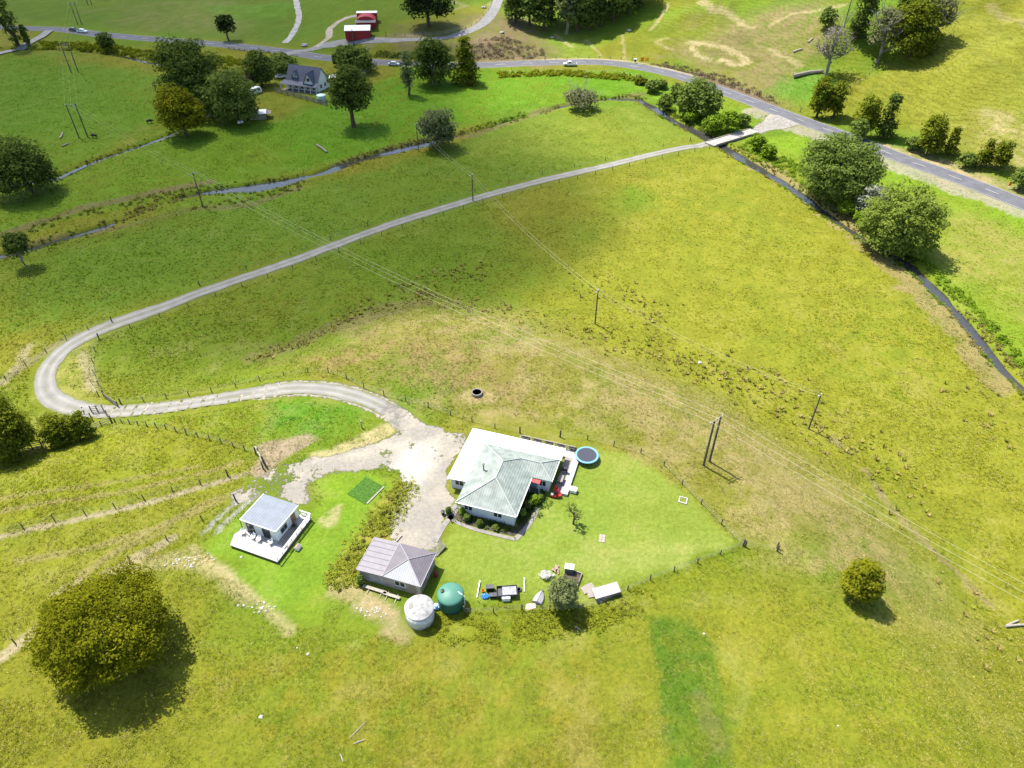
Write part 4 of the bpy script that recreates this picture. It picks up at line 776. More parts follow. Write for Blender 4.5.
def main_house():
    ox, oy = flat(456, 502, 2.7); A = R(-17.5)
    o = thing('house', 'white weatherboard house with pale green hipped roof and wide white lean-to', 'house', ox, oy, A); o.location.z = .05
    W, D, e = 8.9, 12.3, 2.7; pit = .405; wv = 4.6; wx = 11.9; hw = W/2; rz = e + hw*pit; wr = e + wv/2*pit
    wl = MB(); wl.prism([(.45,.45),(8.45,.45),(8.45,8.1),(11.45,8.1),(11.45,11.85),(.45,11.85)], -.3, e-.05); part('wall', wl, M['white_wall'], o)
    a1 = (hw, hw, rz); a2 = (hw, D-hw, rz); b1 = (W - wv/2, D - wv/2, wr); vi = (W, D-wv, e); re = (wx - wv/2, D - wv/2, wr)
    rf = MB(); t = .10
    rf.sheet([(0,0,e),(W,0,e),a1], t); rf.sheet([(0,D,e),(0,0,e),a1,a2], t); rf.sheet([(W,0,e),vi,b1,a2,a1], t); rf.sheet([(0,D,e),a2,b1,re,(wx,D,e)][::-1], t)
    rf.sheet([vi,(wx,D-wv,e),re,b1], t); rf.sheet([(wx,D-wv,e),(wx,D,e),re], t); roof = part('roof', rf, M['green_roof'], o)
    cp = MB()
    for p, q in ((a1,a2),((0,0,e),a1),((W,0,e),a1),((0,D,e),a2),(a2,b1),(b1,re),((wx,D-wv,e),re),((wx,D,e),re)): cp.tube([Vector(p)+Vector((0,0,.03)), Vector(q)+Vector((0,0,.03))], .09, 6)
    part('ridge_cap', cp, mat('ridge_cap', (.36,.39,.36), .5), roof)
    ch = MB(); ch.tube([(2.0,6.2,2.8),(2.0,6.2,4.7)], .11, 10); ch.lathe([(.2,4.7),(.2,4.85),(.02,4.98)], 10, (2.0,6.2,0)); part('chimney', ch, M['timber'], roof)
    gt = MB(); gt.box(-.10,W+.02,-.12,0,e-.14,e-.02); gt.box(W,W+.1,0,D-wv-.1,e-.14,e-.02); gt.box(wx,wx+.1,D-wv,D,e-.14,e-.02); part('gutter', gt, M['white'], o)
    ln = MB(); zi, zo = e-.10, 2.32
    ln.sheet([(-3.0,4.1,zo),(-.02,4.1,zi),(-.02,D+.02,zi),(-3.0,15.3,zo)], .07); ln.sheet([(-3.0,15.3,zo-.004),(-.02,D+.02,zi-.004),(12.1,D+.02,zi-.004),(12.1,15.3,zo-.004)], .07)
    part('lean_to_roof', ln, M['white_roof'], o)
    lw = MB(); lw.box(-2.6,.44,4.6,4.75,-.3,2.3); lw.box(-2.6,-2.45,4.75,14.9,-.3,2.25); lw.box(-2.45,11.4,14.75,14.9,-.3,2.25); lw.box(11.3,11.45,11.9,14.75,-.3,2.25); part('lean_to_wall', lw, mat('lean_to_wall', (.52,.53,.58), .6), o)
    window(o, 0, 0, 1.0, 2.3, 1.0, 2.15, .45); window(o, 0, 0, 5.4, 6.7, 1.0, 2.15, .45); window(o, 0, 0, 2.3, 3.8, .9, 2.1, 8.45, 'x', 1); window(o, 0, 0, 5.0, 6.2, .9, 2.1, 8.45, 'x', 1); window(o, 0, 0, 9.8, 11.0, .9, 2.1, 8.1)
    window(o, 0, 0, 9.0, 11.2, .3, 2.1, 11.45, 'x', 1); window(o, 0, 0, -2.0, -.6, .8, 1.9, 4.6)
    dr = MB(); dr.box(8.7,9.55,8.03,8.1,.05,2.05); door = part('door', dr, mat('door_paint', (.30,.33,.38), .5), o); hn = MB(); hn.tube([(9.45,8.0,1.0),(9.45,8.0,1.15)], .03, 6); part('handle', hn, M['dark'], door)
    aw = MB(); aw.sheet([(8.55,7.0,2.5),(10.3,7.0,2.42),(10.3,7.62,2.56),(8.95,7.62,2.56)], .06); part('porch_awning', aw, mat('awning_red', (.42,.07,.07), .7, noise=.2, nscale=3), o); ap = MB()
    for x in (8.75, 10.2): ap = MB(); ap.tube([(x,7.08,-.1),(x,7.08,2.42)], .05, 6); part('awning_post', ap, M['white'], o)
    st = MB(); st.box(8.6,10.4,7.1,8.05,-.2,.12); part('step', st, M['concrete'], o)
    # deck round the back and right
    dk = thing('deck', 'white-edged timber deck with railings at the back of the green-roofed house', 'deck', ox, oy, A); dk.location.z = .05
    a = MB(); a.box(12.15,13.3,8.2,15.4,-.3,.38); part('boards', a, M['deckbrown'], dk); b = MB(); b.box(13.31,14.3,8.0,16.4,-.3,.40); b.box(4.4,13.3,15.42,17.1,-.3,.40); part('platform', b, M['deckwhite'], dk)
    rl = MB()
    for x in np.arange(4.5, 13.3, .62): rl.box(x-.04,x+.04,17.0,17.08,.4,1.25)
    rl.box(4.4,13.3,16.98,17.1,1.25,1.36); rl.box(4.4,13.3,17.0,17.06,.75,.83); rl.box(4.42,4.5,15.5,16.97,1.25,1.33)
    part('railing', rl, M['paletimber'], dk); pk = MB()
    for x in np.arange(4.6, 13.0, 1.9): pk.box(x,x+1.3,17.12,17.15,.3,1.15)
    part('lattice', pk, mat('dark_lattice', (.16,.14,.13), .8), dk)
    # on the deck
    def L(u, v, z=.43): c, s = math.cos(A), math.sin(A); return (ox + u*c - v*s, oy + u*s + v*c, z)
    for (u, v, rz, lb) in ((12.6,8.0,.4,'red plastic chair on the brown deck nearest the lawn'),(13.2,7.6,2.2,'second red plastic chair, on the grass at the deck end')):
        p = L(u, v, .45 if v > 7.9 else .05); chair('garden_chair', lb, M['red'], p, A+rz, None)
    p = L(12.4, 7.3, .05); q = thing('ride_on_toy', 'red and white ride-on toy beside the deck', 'toy', p[0], p[1], A, z=.05); a = MB(); a.prism([(-.45,-.2),(.4,-.2),(.5,0),(.4,.2),(-.45,.2)], .12, .42); part('body', a, M['red'], q); a = MB(); a.box(-.4,-.05,-.17,.17,.42,.7); part('seat', a, M['white'], q); 
    for x in (-.3, .3):
        for y in (-.22, .22): a = MB(); a.tube([(x,y-.04,.12),(x,y+.04,.12)], .12, 10); part('wheel', a, M['black'], q)
    p = L(14.9, 9.2, .05); q = thing('storage_box', 'small white storage box against the deck end', 'box', p[0], p[1], A, z=.05); a = MB(); a.box(-.5,.5,-.35,.35,0,.55); part('body', a, M['white'], q); a = MB(); a.sheet([(-.54,-.39,.62),(.54,-.39,.62),(.54,.39,.68),(-.54,.39,.68)], .06); part('lid', a, M['trim'], q)
    p = L(12.7, 12.2, .44); q = thing('barbecue', 'dark barbecue grill on the brown deck', 'barbecue', p[0], p[1], A, z=.43); a = MB(); a.box(-.5,.5,-.25,.25,.55,.8); part('firebox', a, M['dark'], q); a = MB(); a.tube([(-.5,0,.8),(.5,0,.8)], .25, 12); part('hood', a, M['dark'], q)
    for x in (-.42,.42):
        for y in (-.2,.2): a = MB(); a.box(x-.03,x+.03,y-.03,y+.03,0,.55); part('leg', a, M['dark'], q)
    p = L(12.7, 10.2, .44); q = thing('outdoor_table', 'dark outdoor table on the brown deck', 'table', p[0], p[1], A, z=.43); a = MB(); a.box(-.4,.4,-.7,.7,.68,.74); part('table_top', a, M['timber'], q)
    for x in (-.33,.33):
        for y in (-.6,.6): a = MB(); a.box(x-.03,x+.03,y-.03,y+.03,0,.68); part('leg', a, M['dark'], q)
    # paths round the house
    def path(name, pts, wd):
        q = [L(*p)[:2] for p in pts]; link_ = ribbon(name, smooth(q, .5), wd, M['concrete'], .06, 2); tag(link(name, link_), kind='structure')
    path('garden_path', [(-.6,-.4),(-.65,-1.0),(3,-1.75),(9.3,-1.75)], .55); path('side_path', [(9.35,-1.7),(10.4,1.4),(10.7,4.4),(10.2,6.6)], .7); path('yard_path', [(-.5,-.5),(-1.0,-2.2),(-1.2,-5.5)], .8); path('apron_path', [(-.7,-1.1),(-.75,.2),(-.5,1.6)], 1.2)
    bd = [L(*p)[:2] for p in [(-.2,-1.3),(8.9,-1.3),(8.9,.4),(-.2,.4)]]; V = np.array([(x, y, H(x, y)+.05) for x, y in bd]); tag(link('garden_bed', npmesh('garden_bed', V, np.array([[0,1,2,3]]), M['soil'])), kind='structure')
    bd = [L(*p)[:2] for p in [(8.95,-1.2),(9.6,0),(10.2,3),(10.2,6),(8.95,7)]]; me = MB(); me.add([(x, y, H(x, y)+.056) for x, y in bd], [(0,1,2,3,4)]); tag(part('side_bed', me, M['soil']), kind='structure')
    p = L(-1.9, -.6); q = thing('bucket', 'small dark bin by the path left of the white house', 'bin', p[0], p[1]); a = MB(); a.lathe([(.22,0),(.28,.6)], 14); part('body', a, M['black'], q); a = MB(); a.lathe([(.3,.6),(.3,.66),(.05,.72)], 14); part('lid', a, M['dark'], q)

def chair(name, label, m, loc, rz, group):
    o = thing(name, label, 'chair', loc[0], loc[1], rz, group, z=loc[2])
    a = MB(); a.box(-.27,.27,-.27,.25,.40,.45); part('seat', a, m, o); a = MB(); a.sheet([(-.27,.22,.46),(.27,.22,.46),(.25,.36,.95),(-.25,.36,.95)], .05); part('backrest', a, m, o)
    for x in (-.25,.25):
        a = MB(); a.box(x-.03,x+.03,-.27,.25,.62,.66); part('armrest', a, m, o)
        for y in (-.24,.22): a = MB(); a.tube([(x,y,0),(x,y,.62 if y < 0 else .45)], .03, 6); part('leg', a, m, o)
    return o
main_house()

def cabin():
    ox, oy = flat(220+.1094*190, 480+.1094*370, 2.75); A = R(-21); z0 = H(-33, 62) + .05
    o = thing('cabin', 'small white cabin with a single-pitch blue-grey roof', 'cabin', ox, oy, A, z=z0)
    W, D = 5.75, 5.2; f = .5
    a = MB(); a.add([(.12,.15,f),(W-.22,.15,f),(W-.22,D-.2,f),(.12,D-.2,f),(.12,.15,2.82),(W-.22,.15,2.82),(W-.22,D-.2,2.52),(.12,D-.2,2.52)], [(3,2,1,0),(4,5,6,7),(0,1,5,4),(1,2,6,5),(2,3,7,6),(3,0,4,7)]); part('wall', a, ribbed('cabin_board', (.80,.82,.83), 'Z', .18, .05, 1, .6), o)
    a = MB(); a.sheet([(0,0,2.95),(W,0,2.95),(W,D,2.64),(0,D,2.64)], .10); rf = part('roof', a, ribbed('blue_grey_roof', (.185,.208,.245), 'X', .4, .12, 1, .5), o)
    a = MB(); a.box(-.08,W+.08,-.10,-.004,2.78,2.97); a.sheet([(W+.004,-.1,2.98),(W+.09,-.1,2.98),(W+.09,D,2.67),(W+.004,D,2.67)], .2); a.sheet([(-.09,-.1,2.98),(-.004,-.1,2.98),(-.004,D,2.67),(-.09,D,2.67)], .2); part('fascia', a, M['white'], rf)
    for x0 in (.55, 3.2): window(o, 0, 0, x0, x0+1.25, .52, 2.3, .15, frame=M['dark'])
    window(o, 0, 0, 1.0, 2.4, 1.0, 2.0, W-.22, 'x', 1, frame=mat('grey_frame', (.25,.27,.30), .5))
    a = MB(); a.box(W-.22,W-.15,3.4,4.3,.5,2.35); d = part('door', a, mat('brown_door', (.30,.13,.075), .5, noise=.2), o); a = MB(); a.tube([(W-.12,3.5,1.35),(W-.12,3.5,1.55)], .03, 6); part('handle', a, M['dark'], d)
    a = MB(); a.tube([(-.12,-.05,.5),(-.12,-.05,2.8)], .05, 6); part('downpipe', a, M['dark'], o)
    # deck
    k = thing('deck', 'pale timber deck with white railing wrapping the small cabin', 'deck', ox, oy, A, z=z0)
    a = MB(); a.prism([(-.35,-2.75),(7.35,-2.75),(7.35,-.3),(5.55,-.3),(5.55,.28),(.0,.28),(-.55,-.05),(-1.0,-1.0)][::1], .32, .46); part('front_platform', a, M['deckwhite'], k)
    a = MB(); a.box(5.56,7.35,-.298,3.4,.32,.455); part('side_platform', a, M['deckbrown'], k); a = MB(); a.box(5.56,7.35,3.402,5.4,.32,.45); part('back_platform', a, M['deckwhite'], k)
    a = MB(); a.box(-.3,7.3,-2.7,-2.62,-.2,.32); a.box(7.25,7.33,-2.62,5.3,-.2,.32); part('skirt', a, mat('dark_skirt_board', (.09,.08,.07), .9), k)  # skirt boards in one even dark brown
    r = MB()
    for z in (.72, 1.0): r.box(7.28,7.33,-.2,5.3,z,z+.06); r.box(5.6,7.27,5.31,5.36,z,z+.06)
    r.box(7.22,7.40,-2.7,5.4,1.28,1.34); r.box(5.6,7.21,5.27,5.4,1.28,1.34)
    for y in np.arange(-2.6, 5.4, 1.12): r.box(7.27,7.35,y-.04,y+.04,.46,1.28)
    for x in (5.66, 6.6): r.box(x-.04,x+.04,5.29,5.37,.45,1.28)
    part('railing', r, M['white'], k)
    def L(u, v, z): c, s = math.cos(A), math.sin(A); return (ox + u*c - v*s, oy + u*s + v*c, z0 + z)
    for (u, v, rz, lb) in ((.15,-.55,.3,'white plastic chair at the left end of the cabin deck'),(2.0,-.65,-.2,'white plastic chair second from the left on the cabin deck'),(3.0,-.75,.15,'white plastic chair third from the left on the cabin deck'),(4.8,-.6,-.4,'white plastic chair at the right end of the cabin deck')): chair('deck_chair', lb, M['white'], L(u, v, .46), A+rz, 'white chairs on the cabin deck')
    chair('armchair', 'dark chair beside the brown cabin door', M['dark'], L(6.2,3.0,.46), A-1.5, None)
    p = L(8.4, .4, 0); q = thing('dog_kennel', 'small white box on the grass beside the cabin deck', 'kennel', p[0], p[1], A); a = MB(); a.box(-.3,.3,-.4,.4,0,.42); part('wall', a, M['white'], q); a = MB(); a.sheet([(-.36,-.45,.44),(0,-.45,.62),(0,.45,.62),(-.36,.45,.44)], .04); a.sheet([(0,-.45,.62),(.36,-.45,.44),(.36,.45,.44),(0,.45,.62)], .04); part('roof', a, M['timber'], q)
cabin()

def garage():
    ox, oy = flat(340+.1367*118, 530+.1367*290, 2.35); A = R(-17); z0 = H(-15, 56)
    o = thing('garage', 'garage with mauve-grey pyramid roof and ribbed side bay', 'garage', ox, oy, A, z=z0)
    W1, W, D, e = 3.65, 9.0, 5.5, 2.35
    mr_ = ribbed('mauve_roof', (.15,.136,.153), 'X', .3, .14, 1, .6, depth=.25)
    a = MB(); a.sheet([(0,0,e),(W1,0,e+.12),(W1,D,e+.12),(0,D,e)], .08); l = part('bay_roof', a, mat('mauve_bay_roof', (.20,.185,.205), .5, noise=.12, nscale=1.5), o)
    r = MB()
    for y in np.linspace(.75, D-.55, 6): r.beam((.03,y,e+.012),(W1-.03,y,e+.13), .07, .05)
    part('roof_batten', r, mat('mauve_rib', (.14,.12,.15), .5), l)
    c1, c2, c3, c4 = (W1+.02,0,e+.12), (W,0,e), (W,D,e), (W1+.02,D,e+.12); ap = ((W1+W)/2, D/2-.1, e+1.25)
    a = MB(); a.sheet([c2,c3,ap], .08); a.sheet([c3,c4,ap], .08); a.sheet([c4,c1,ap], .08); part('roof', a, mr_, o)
    a = MB(); a.sheet([c1,c2,ap], .08); part('roof_panel', a, ribbed('glare_pale_roof', (.33,.335,.34), 'X', .3, .10, 1, .6, depth=.25), o, label='front slope of the garage roof with glare in its colour')  # glare on the front slope painted in as a paler roof colour
    a = MB()
    for c in (c1, c2, c3, c4): a.tube([Vector(c)+Vector((0,0,.03)), Vector(ap)+Vector((0,0,.03))], .06, 6)
    a.tube([c1, c4], .06, 6); a.tube([(0,0,e),(0,D,e)], .06, 6); a.tube([c2, c3], .07, 6); part('ridge_cap', a, mat('mauve_cap', (.30,.28,.31), .5), o)
    a = MB(); a.box(.25,W1,.3,D-.25,-.3,e-.06); part('bay_wall', a, ribbed('grey_iron_wall', (.36,.35,.34), 'X', .25, .3, 1, .6), o); a = MB(); a.box(W1+.01,W-.25,.25,D-.25,-.3,e-.06); part('wall', a, ribbed('weathered_wall', (.36,.32,.30), 'X', .3, .35, 1, .7), o)
    window(o, 0, 0, 5.2, 6.7, .9, 1.95, .25); a = MB(); a.box(7.2,8.0,.18,.25,0,2.0); part('door', a, mat('garage_door_brown', (.25,.2,.17), .7), o); window(o, 0, 0, 2.4, 3.4, .9, 1.9, W-.25, 'x', 1)
    a = MB(); a.box(W-.25,W-.19,.5,2.0,0,1.95); part('side_door', a, M['timber'], o)
    def L(u, v): c, s = math.cos(A), math.sin(A); return (ox + u*c - v*s, oy + u*s + v*c)
    p = L(9.5, 3.6); q = thing('gas_bottle', 'dark red drum at the right wall of the mauve garage', 'drum', p[0], p[1]); a = MB(); a.lathe([(.25,0),(.28,.1),(.28,.75),(.2,.9)], 14); part('body', a, mat('maroon', (.22,.02,.03), .5), q); a = MB(); a.tube([(0,0,.9),(0,0,1.0)], .06, 8); part('cap', a, M['dark'], q)
    # boards leaning in front
    for i, (u0, u1, v, lb) in enumerate(((1.1,4.4,-.75,'long pale board lying in front of the garage bay'),(4.0,6.4,-.95,'shorter pale board in front of the garage window'))):
        p = L(u0, v); q = L(u1, v-.1); b = MB(); b.beam((p[0],p[1],H(*p)+.32),(q[0],q[1],H(*q)+.32), .42, .06)
        for t in (.25, .8):
            x = p[0]*(1-t)+q[0]*t; y = p[1]*(1-t)+q[1]*t; b.beam((x+.15,y+.35,H(x,y)+.27),(x-.2,y-.75,H(x,y)+.05), .1, .08)
        tag(part('timber_board', b, M['paletimber']), lb, 'board')
    p = L(2.2, D+.9); q = thing('gas_cylinder', 'white gas cylinder on the bank behind the garage', 'cylinder', p[0], p[1]); a = MB(); a.lathe([(.18,0),(.2,.06),(.2,1.0),(.1,1.15)], 14); part('body', a, M['white'], q); a = MB(); a.tube([(0,0,1.15),(0,0,1.27)], .05, 8); part('valve', a, M['dark'], q)
    b = MB(); p = L(2.1, D+1.4); q = L(2.5, D+2.9); b.beam((p[0],p[1],H(*p)+.12),(q[0],q[1],H(*q)+.12), .16, .12); tag(part('timber_post', b, M['paletimber']), 'pale post lying on the bank behind the garage', 'post')
    b = MB(); p = L(8.0, D+1.1); q = L(8.7, D+3.0); b.beam((p[0],p[1],H(*p)+.1),(q[0],q[1],H(*q)+.5), 1.1, .1); tag(part('sheet_panel', b, mat('mossy_panel', (.16,.16,.10), .9, noise=.4)), 'dark mossy panel leaning behind the garage', 'panel')
garage()

def tanks():
    o = thing('water_tank', 'white concrete water tank with stained lid beside the garage', 'water tank', -11.5, 49.6)
    a = MB(); a.lathe([(1.78,-.2),(1.78,2.25)], 48); part('wall', a, ribbed('white_tank_wall', (.62,.62,.62), 'X', .5, .25, 2.5, .7, col2=(.42,.42,.42), depth=.3), o, True)
    a = MB(); a.lathe([(1.84,2.2),(1.86,2.32),(1.8,2.38),(.6,2.55),(.001,2.6)], 48); l = part('lid', a, mat('stained_lid', (.36,.36,.355), .7, noise=.35, nscale=1.6, col2=(.20,.195,.185)), o, True); a = MB(); a.box(-1.2,-.7,-.25,.25,2.42,2.56); part('hatch', a, M['concrete'], l)
    o = thing('water_tank', 'green plastic water tank with domed top beside the white tank', 'water tank', -7.75, 51.6)
    a = MB(); a.lathe([(1.62,-.2),(1.68,.4),(1.66,.5),(1.68,.9),(1.66,1.0),(1.68,1.4),(1.66,1.5),(1.68,2.1)], 48); part('wall', a, mat('green_tank', (.02,.10,.07), .5, noise=.1), o, True)
    a = MB(); a.lathe([(1.71,2.08),(1.70,2.2),(1.45,2.38),(.9,2.6),(.35,2.72),(.001,2.74)], 48); l = part('lid', a, mat('green_tank_lid', (.07,.20,.15), .5, noise=.08), o, True); a = MB(); a.lathe([(.24,2.5),(.24,2.75),(.001,2.78)], 16, (-1.0,.15,0)); part('hatch', a, M['black'], l)
    a = MB(); a.tube([(.95,.1,2.55),(1.5,-.3,2.45),(1.76,-.35,2.2),(1.76,-.35,.2)], .06, 8); part('pipe', a, M['white'], o)
    q = thing('pump_housing', 'pale blue pump cover between the two water tanks', 'pump', -9.65, 51.0, .4); a = MB(); a.prism([(-.4,-.3),(.35,-.35),(.42,.25),(-.3,.35)], 0, .5); a.lathe([(.32,.5),(.25,.7),(.001,.76)], 12); part('cover', a, mat('pale_blue', (.36,.55,.72), .6), q); a = MB(); a.tube([(-.3,.4,.2),(-.5,.9,.3),(-.4,1.4,.9)], .07, 8); part('pipe', a, M['black'], q)
tanks()

def trampoline():
    x, y = flat(587, 455, .9); o = thing('trampoline', 'round trampoline with dark mat and light blue edge pad', 'trampoline', x, y)
    a = MB(); a.lathe([(1.5,.9),(1.5,.92),(.001,.89)], 48); part('mat', a, mat('tramp_mat', (.04,.045,.065), .7), o); a = MB(); a.lathe([(1.5,.86),(1.5,.95),(1.82,.95),(1.85,.88),(1.82,.84),(1.5,.86)], 48); part('edge_pad', a, mat('pad_blue', (.15,.33,.44), .5), o, True)
    for k in range(4):
        q = PI/4 + k*PI/2; a = MB(); p1 = (1.7*math.cos(q-.25),1.7*math.sin(q-.25)); p2 = (1.7*math.cos(q+.25),1.7*math.sin(q+.25)); a.tube([(*p1,.85),(*p1,.04),(*p2,.04),(*p2,.85)], .035, 6); part('leg', a, M['fwire'], o)
trampoline()

def lawn_items():
    q = P(602, 538.5); o = thing('concrete_pad', 'pale square paving pad set in the lawn', 'paving', *q, R(-12)); a = MB()
    for i in range(2):
        for j in range(3): a.box(-.42+i*.43,-.02+i*.43,-.66+j*.45,-.24+j*.45,-.05,.06+.01*((i+j) % 2))
    part('slab', a, mat('pale_slab', (.33,.29,.25), .9, noise=.15), o)
    q = P(683, 500.5); o = thing('sandpit_frame', 'pale square timber frame lying on the lawn near the fence', 'frame', *q, R(-20)); a = MB(); a.box(-.62,.62,-.62,-.45,0,.14); a.box(-.62,.62,.45,.62,0,.14); a.box(-.62,-.45,-.449,.449,0,.14); a.box(.45,.62,-.449,.449,0,.14); part('rail', a, mat('pale_frame', (.36,.35,.30), .8), o); a = MB(); a.box(-.44,.44,-.44,.44,-.02,.04); part('fill', a, mat('sand', (.16,.19,.03), .95, noise=.4), o)
    # rubbish by the garden tree
    x, y = P(507, 594); o = thing('trailer', 'dark open trailer loaded with grey sheets on the lawn', 'trailer', x, y, R(4)); a = MB(); a.box(-1.3,1.3,-.7,.7,.42,.50); a.box(-1.3,1.3,-.74,-.701,.42,.85); a.box(-1.3,1.3,.701,.74,.42,.85); a.box(1.301,1.34,-.74,.74,.42,.85); a.box(-1.34,-1.301,-.74,.74,.42,.85); part('tray', a, mat('trailer_grey', (.06,.062,.07), .6), o); a = MB(); a.box(-.6,1.2,-.6,.62,.55,.74); part('load', a, mat('grey_sheets', (.30,.31,.34), .6, noise=.4), o)
    for s in (-1, 1): a = MB(); a.tube([(.1,s*.82-.09,.3),(.1,s*.82+.09,.3)], .3, 16); part('wheel', a, M['black'], o)
    a = MB(); a.beam((-1.3,0,.45),(-2.2,0,.4), .08, .08); part('drawbar', a, M['dark'], o)
    for (px, py, w_, d_, h_, m, lb) in ((490,590,1.0,.55,.75,'black','black crate left of the dark trailer'),(493,597,.85,.5,.5,'black','lower black crate in front of the dark trailer'),(506,600,1.0,.45,.6,'white','white box in front of the dark trailer')):
        x, y = P(px, py); o = thing('crate', lb, 'crate', x, y, R(4)); a = MB(); a.prism([(-w_/2,-d_/2),(w_/2,-d_/2),(w_/2+.04,d_/2),(-w_/2,d_/2)], 0, h_); part('body', a, M[m], o); a = MB(); a.box(-w_/2-.03,w_/2+.05,-d_/2-.03,d_/2+.03,h_,h_+.06); part('lid', a, mat('crate_lid', (.08,.08,.09) if m == 'black' else (.6,.62,.64), .6, noise=.4), o)
    x, y = P(485, 597); o = thing('tarpaulin_bundle', 'crumpled blue tarpaulin beside the black crates', 'tarpaulin', x, y); rng = np.random.default_rng(3); a = MB(); a.lathe([(.5,0),(.46,.2),(.3,.42),(.001,.5)], 14); a.v = [(p[0]*1.1+rng.normal(0,.05), p[1]*.8+rng.normal(0,.05), max(0, p[2]+rng.normal(0,.05))) for p in a.v]; part('sheet', a, M['blue'], o)
    x, y = P(483, 592); o = thing('bucket', 'orange bucket behind the blue tarpaulin', 'bucket', x, y); a = MB(); a.lathe([(.14,0),(.2,.42),(.18,.42),(.13,.05)], 16); part('body', a, M['orange'], o); a = MB(); a.tube([(-.19,0,.4),(0,0,.58),(.19,0,.4)], .012, 5); part('handle', a, M['dark'], o)
    x, y = P(519, 590); o = thing('tyre', 'old black tyre on the grass right of the trailer', 'tyre', x, y); a = MB(); a.lathe([(.2,.02),(.34,0),(.36,.1),(.34,.2),(.2,.18),(.2,.02)], 20); part('rubber', a, M['black'], o)
    for (p0, p1, lb) in (((480,582),(477,598),'white pole lying left of the black crates'),((524.5,579),(524.5,592),'white pole lying on the grass right of the tyre')):
        a0, a1 = P(*p0), P(*p1); b = MB(); b.tube([(a0[0],a0[1],H(*a0)+.35),(a1[0],a1[1],H(*a1)+.12)], .08, 6); tag(part('pole', b, M['white']), lb, 'pole')
    x, y = P(540, 597); o = thing('dinghy', 'upturned pale grey dinghy beside the garden tree', 'dinghy', x, y, R(-23)); a = MB(); vs = []; n = 9
    for i in range(n):
        t = i/(n-1); wd = .72*math.sin(PI*min(1, t*.62+.38))**.8*(1-t**6); yy = -1.1 + 2.2*t; k = .62*(1-.35*t*t)
        vs += [(-wd,yy,.05),(-wd*.85,yy,k*.6),(0,yy,k),(wd*.85,yy,k*.6),(wd,yy,.05)]
    a.add(vs, [(i*5+j, i*5+j+1, i*5+6+j, i*5+5+j)[::-1] for i in range(n-1) for j in range(4)] + [(0,1,2,3,4)]); part('hull', a, mat('dinghy_grey', (.30,.30,.32), .5, noise=.12), o); a = MB(); a.beam((0,-1.05,.65),(0,.8,.5), .06, .06); part('keel', a, M['concrete'], o)
    q = P(530, 607); o = thing('concrete_slab', 'pinkish bare slab left of the upturned dinghy', 'paving', *q, R(25)); a = MB(); a.prism([(-.9,-.35),(.6,-.45),(.95,.3),(-.3,.55)], -.05, .06); part('slab', a, mat('pink_slab', (.52,.40,.33), .9, noise=.25), o)
    x, y = P(569, 572); o = thing('garden_cupboard', 'white-topped dark cupboard in the garden plot behind the tree', 'cupboard', x, y, R(-10)); a = MB(); a.box(-.55,.55,-.35,.35,0,1.15); part('body', a, mat('dark_grey_side', (.10,.11,.13), .6), o); a = MB(); a.sheet([(-.6,-.4,1.2),(.6,-.4,1.2),(.6,.42,1.27),(-.6,.42,1.27)], .06); part('top', a, M['white'], o)
    x, y = P(575, 581); o = thing('raised_bed', 'timber-edged garden plot around the white-topped cupboard', 'garden bed', x, y, R(-22)); a = MB(); a.box(-1.7,.6,-.95,-.85,0,.4); a.box(.5,.6,-.849,1.2,0,.4); a.box(-1.7,.6,1.2,1.3,0,.4); part('edging', a, M['timber'], o); a = MB(); a.box(-1.65,.49,-.84,1.19,-.1,.18); part('earth', a, M['soil'], o)
    rng = np.random.default_rng(17); x, y = P(556, 570); o = thing('brick_pile', 'heap of reddish bricks beside the garden plot', 'bricks', x, y); a = MB()
    for i in range(26):
        r = rng.uniform(0, .75); q = rng.uniform(0, 6.3); c = Vector((r*math.cos(q), r*math.sin(q), .06 + .28*(1-r))); e = rng.uniform(0, 3); a.beam(c - Vector((math.cos(e),math.sin(e),0))*.13, c + Vector((math.cos(e),math.sin(e),.2))*.13, .12, .09)
    part('bricks', a, mat('brick', (.36,.24,.20), .9, noise=.3), o)
    x, y = P(548, 577); o = thing('flowering_bush', 'white-flowered bush on the left of the garden tree', 'bush', x, y); V, t = leaves(np.random.default_rng(4), np.random.default_rng(5).normal(0, .38, (16, 3))*np.array((1.2,.7,.4)) + np.array((0,0,.5)), .32, 40, .1); V[:, 2] = np.maximum(V[:, 2], .02); m = leafmat('leaf_white', (.55,.55,.50), (.82,.80,.78)); link('blossom', npmesh('blossom', V, np.arange(len(V)).reshape(-1, 4), m, {'tint': t}), o); a = MB(); a.tube([(0,0,-.1),(.05,0,.5)], [.05,.03], 6); part('stem', a, BARK['brown'], o)
    x, y = P(607, 597); o = thing('chicken_coop', 'low coop with pale pinkish roof and dark slatted side', 'coop', x, y, R(17)); a = MB(); a.sheet([(-1.75,-.3,.78),(1.75,-.3,.84),(1.75,1.1,1.12),(-1.75,1.1,1.05)], .07); rf = part('roof', a, ribbed('pinkish_sheet', (.42,.38,.365), 'X', .25, .12, 1, .6), o); a = MB()
    for k in range(5): a.box(-1.6,1.6,-.24,-.19,.08+k*.14,.17+k*.14)
    part('slats', a, mat('slat_grey', (.13,.13,.15), .7), o); a = MB(); a.box(-1.6,1.6,-.15,1.0,0,.7); part('wall', a, M['dark'], o)
    rng = np.random.default_rng(2)
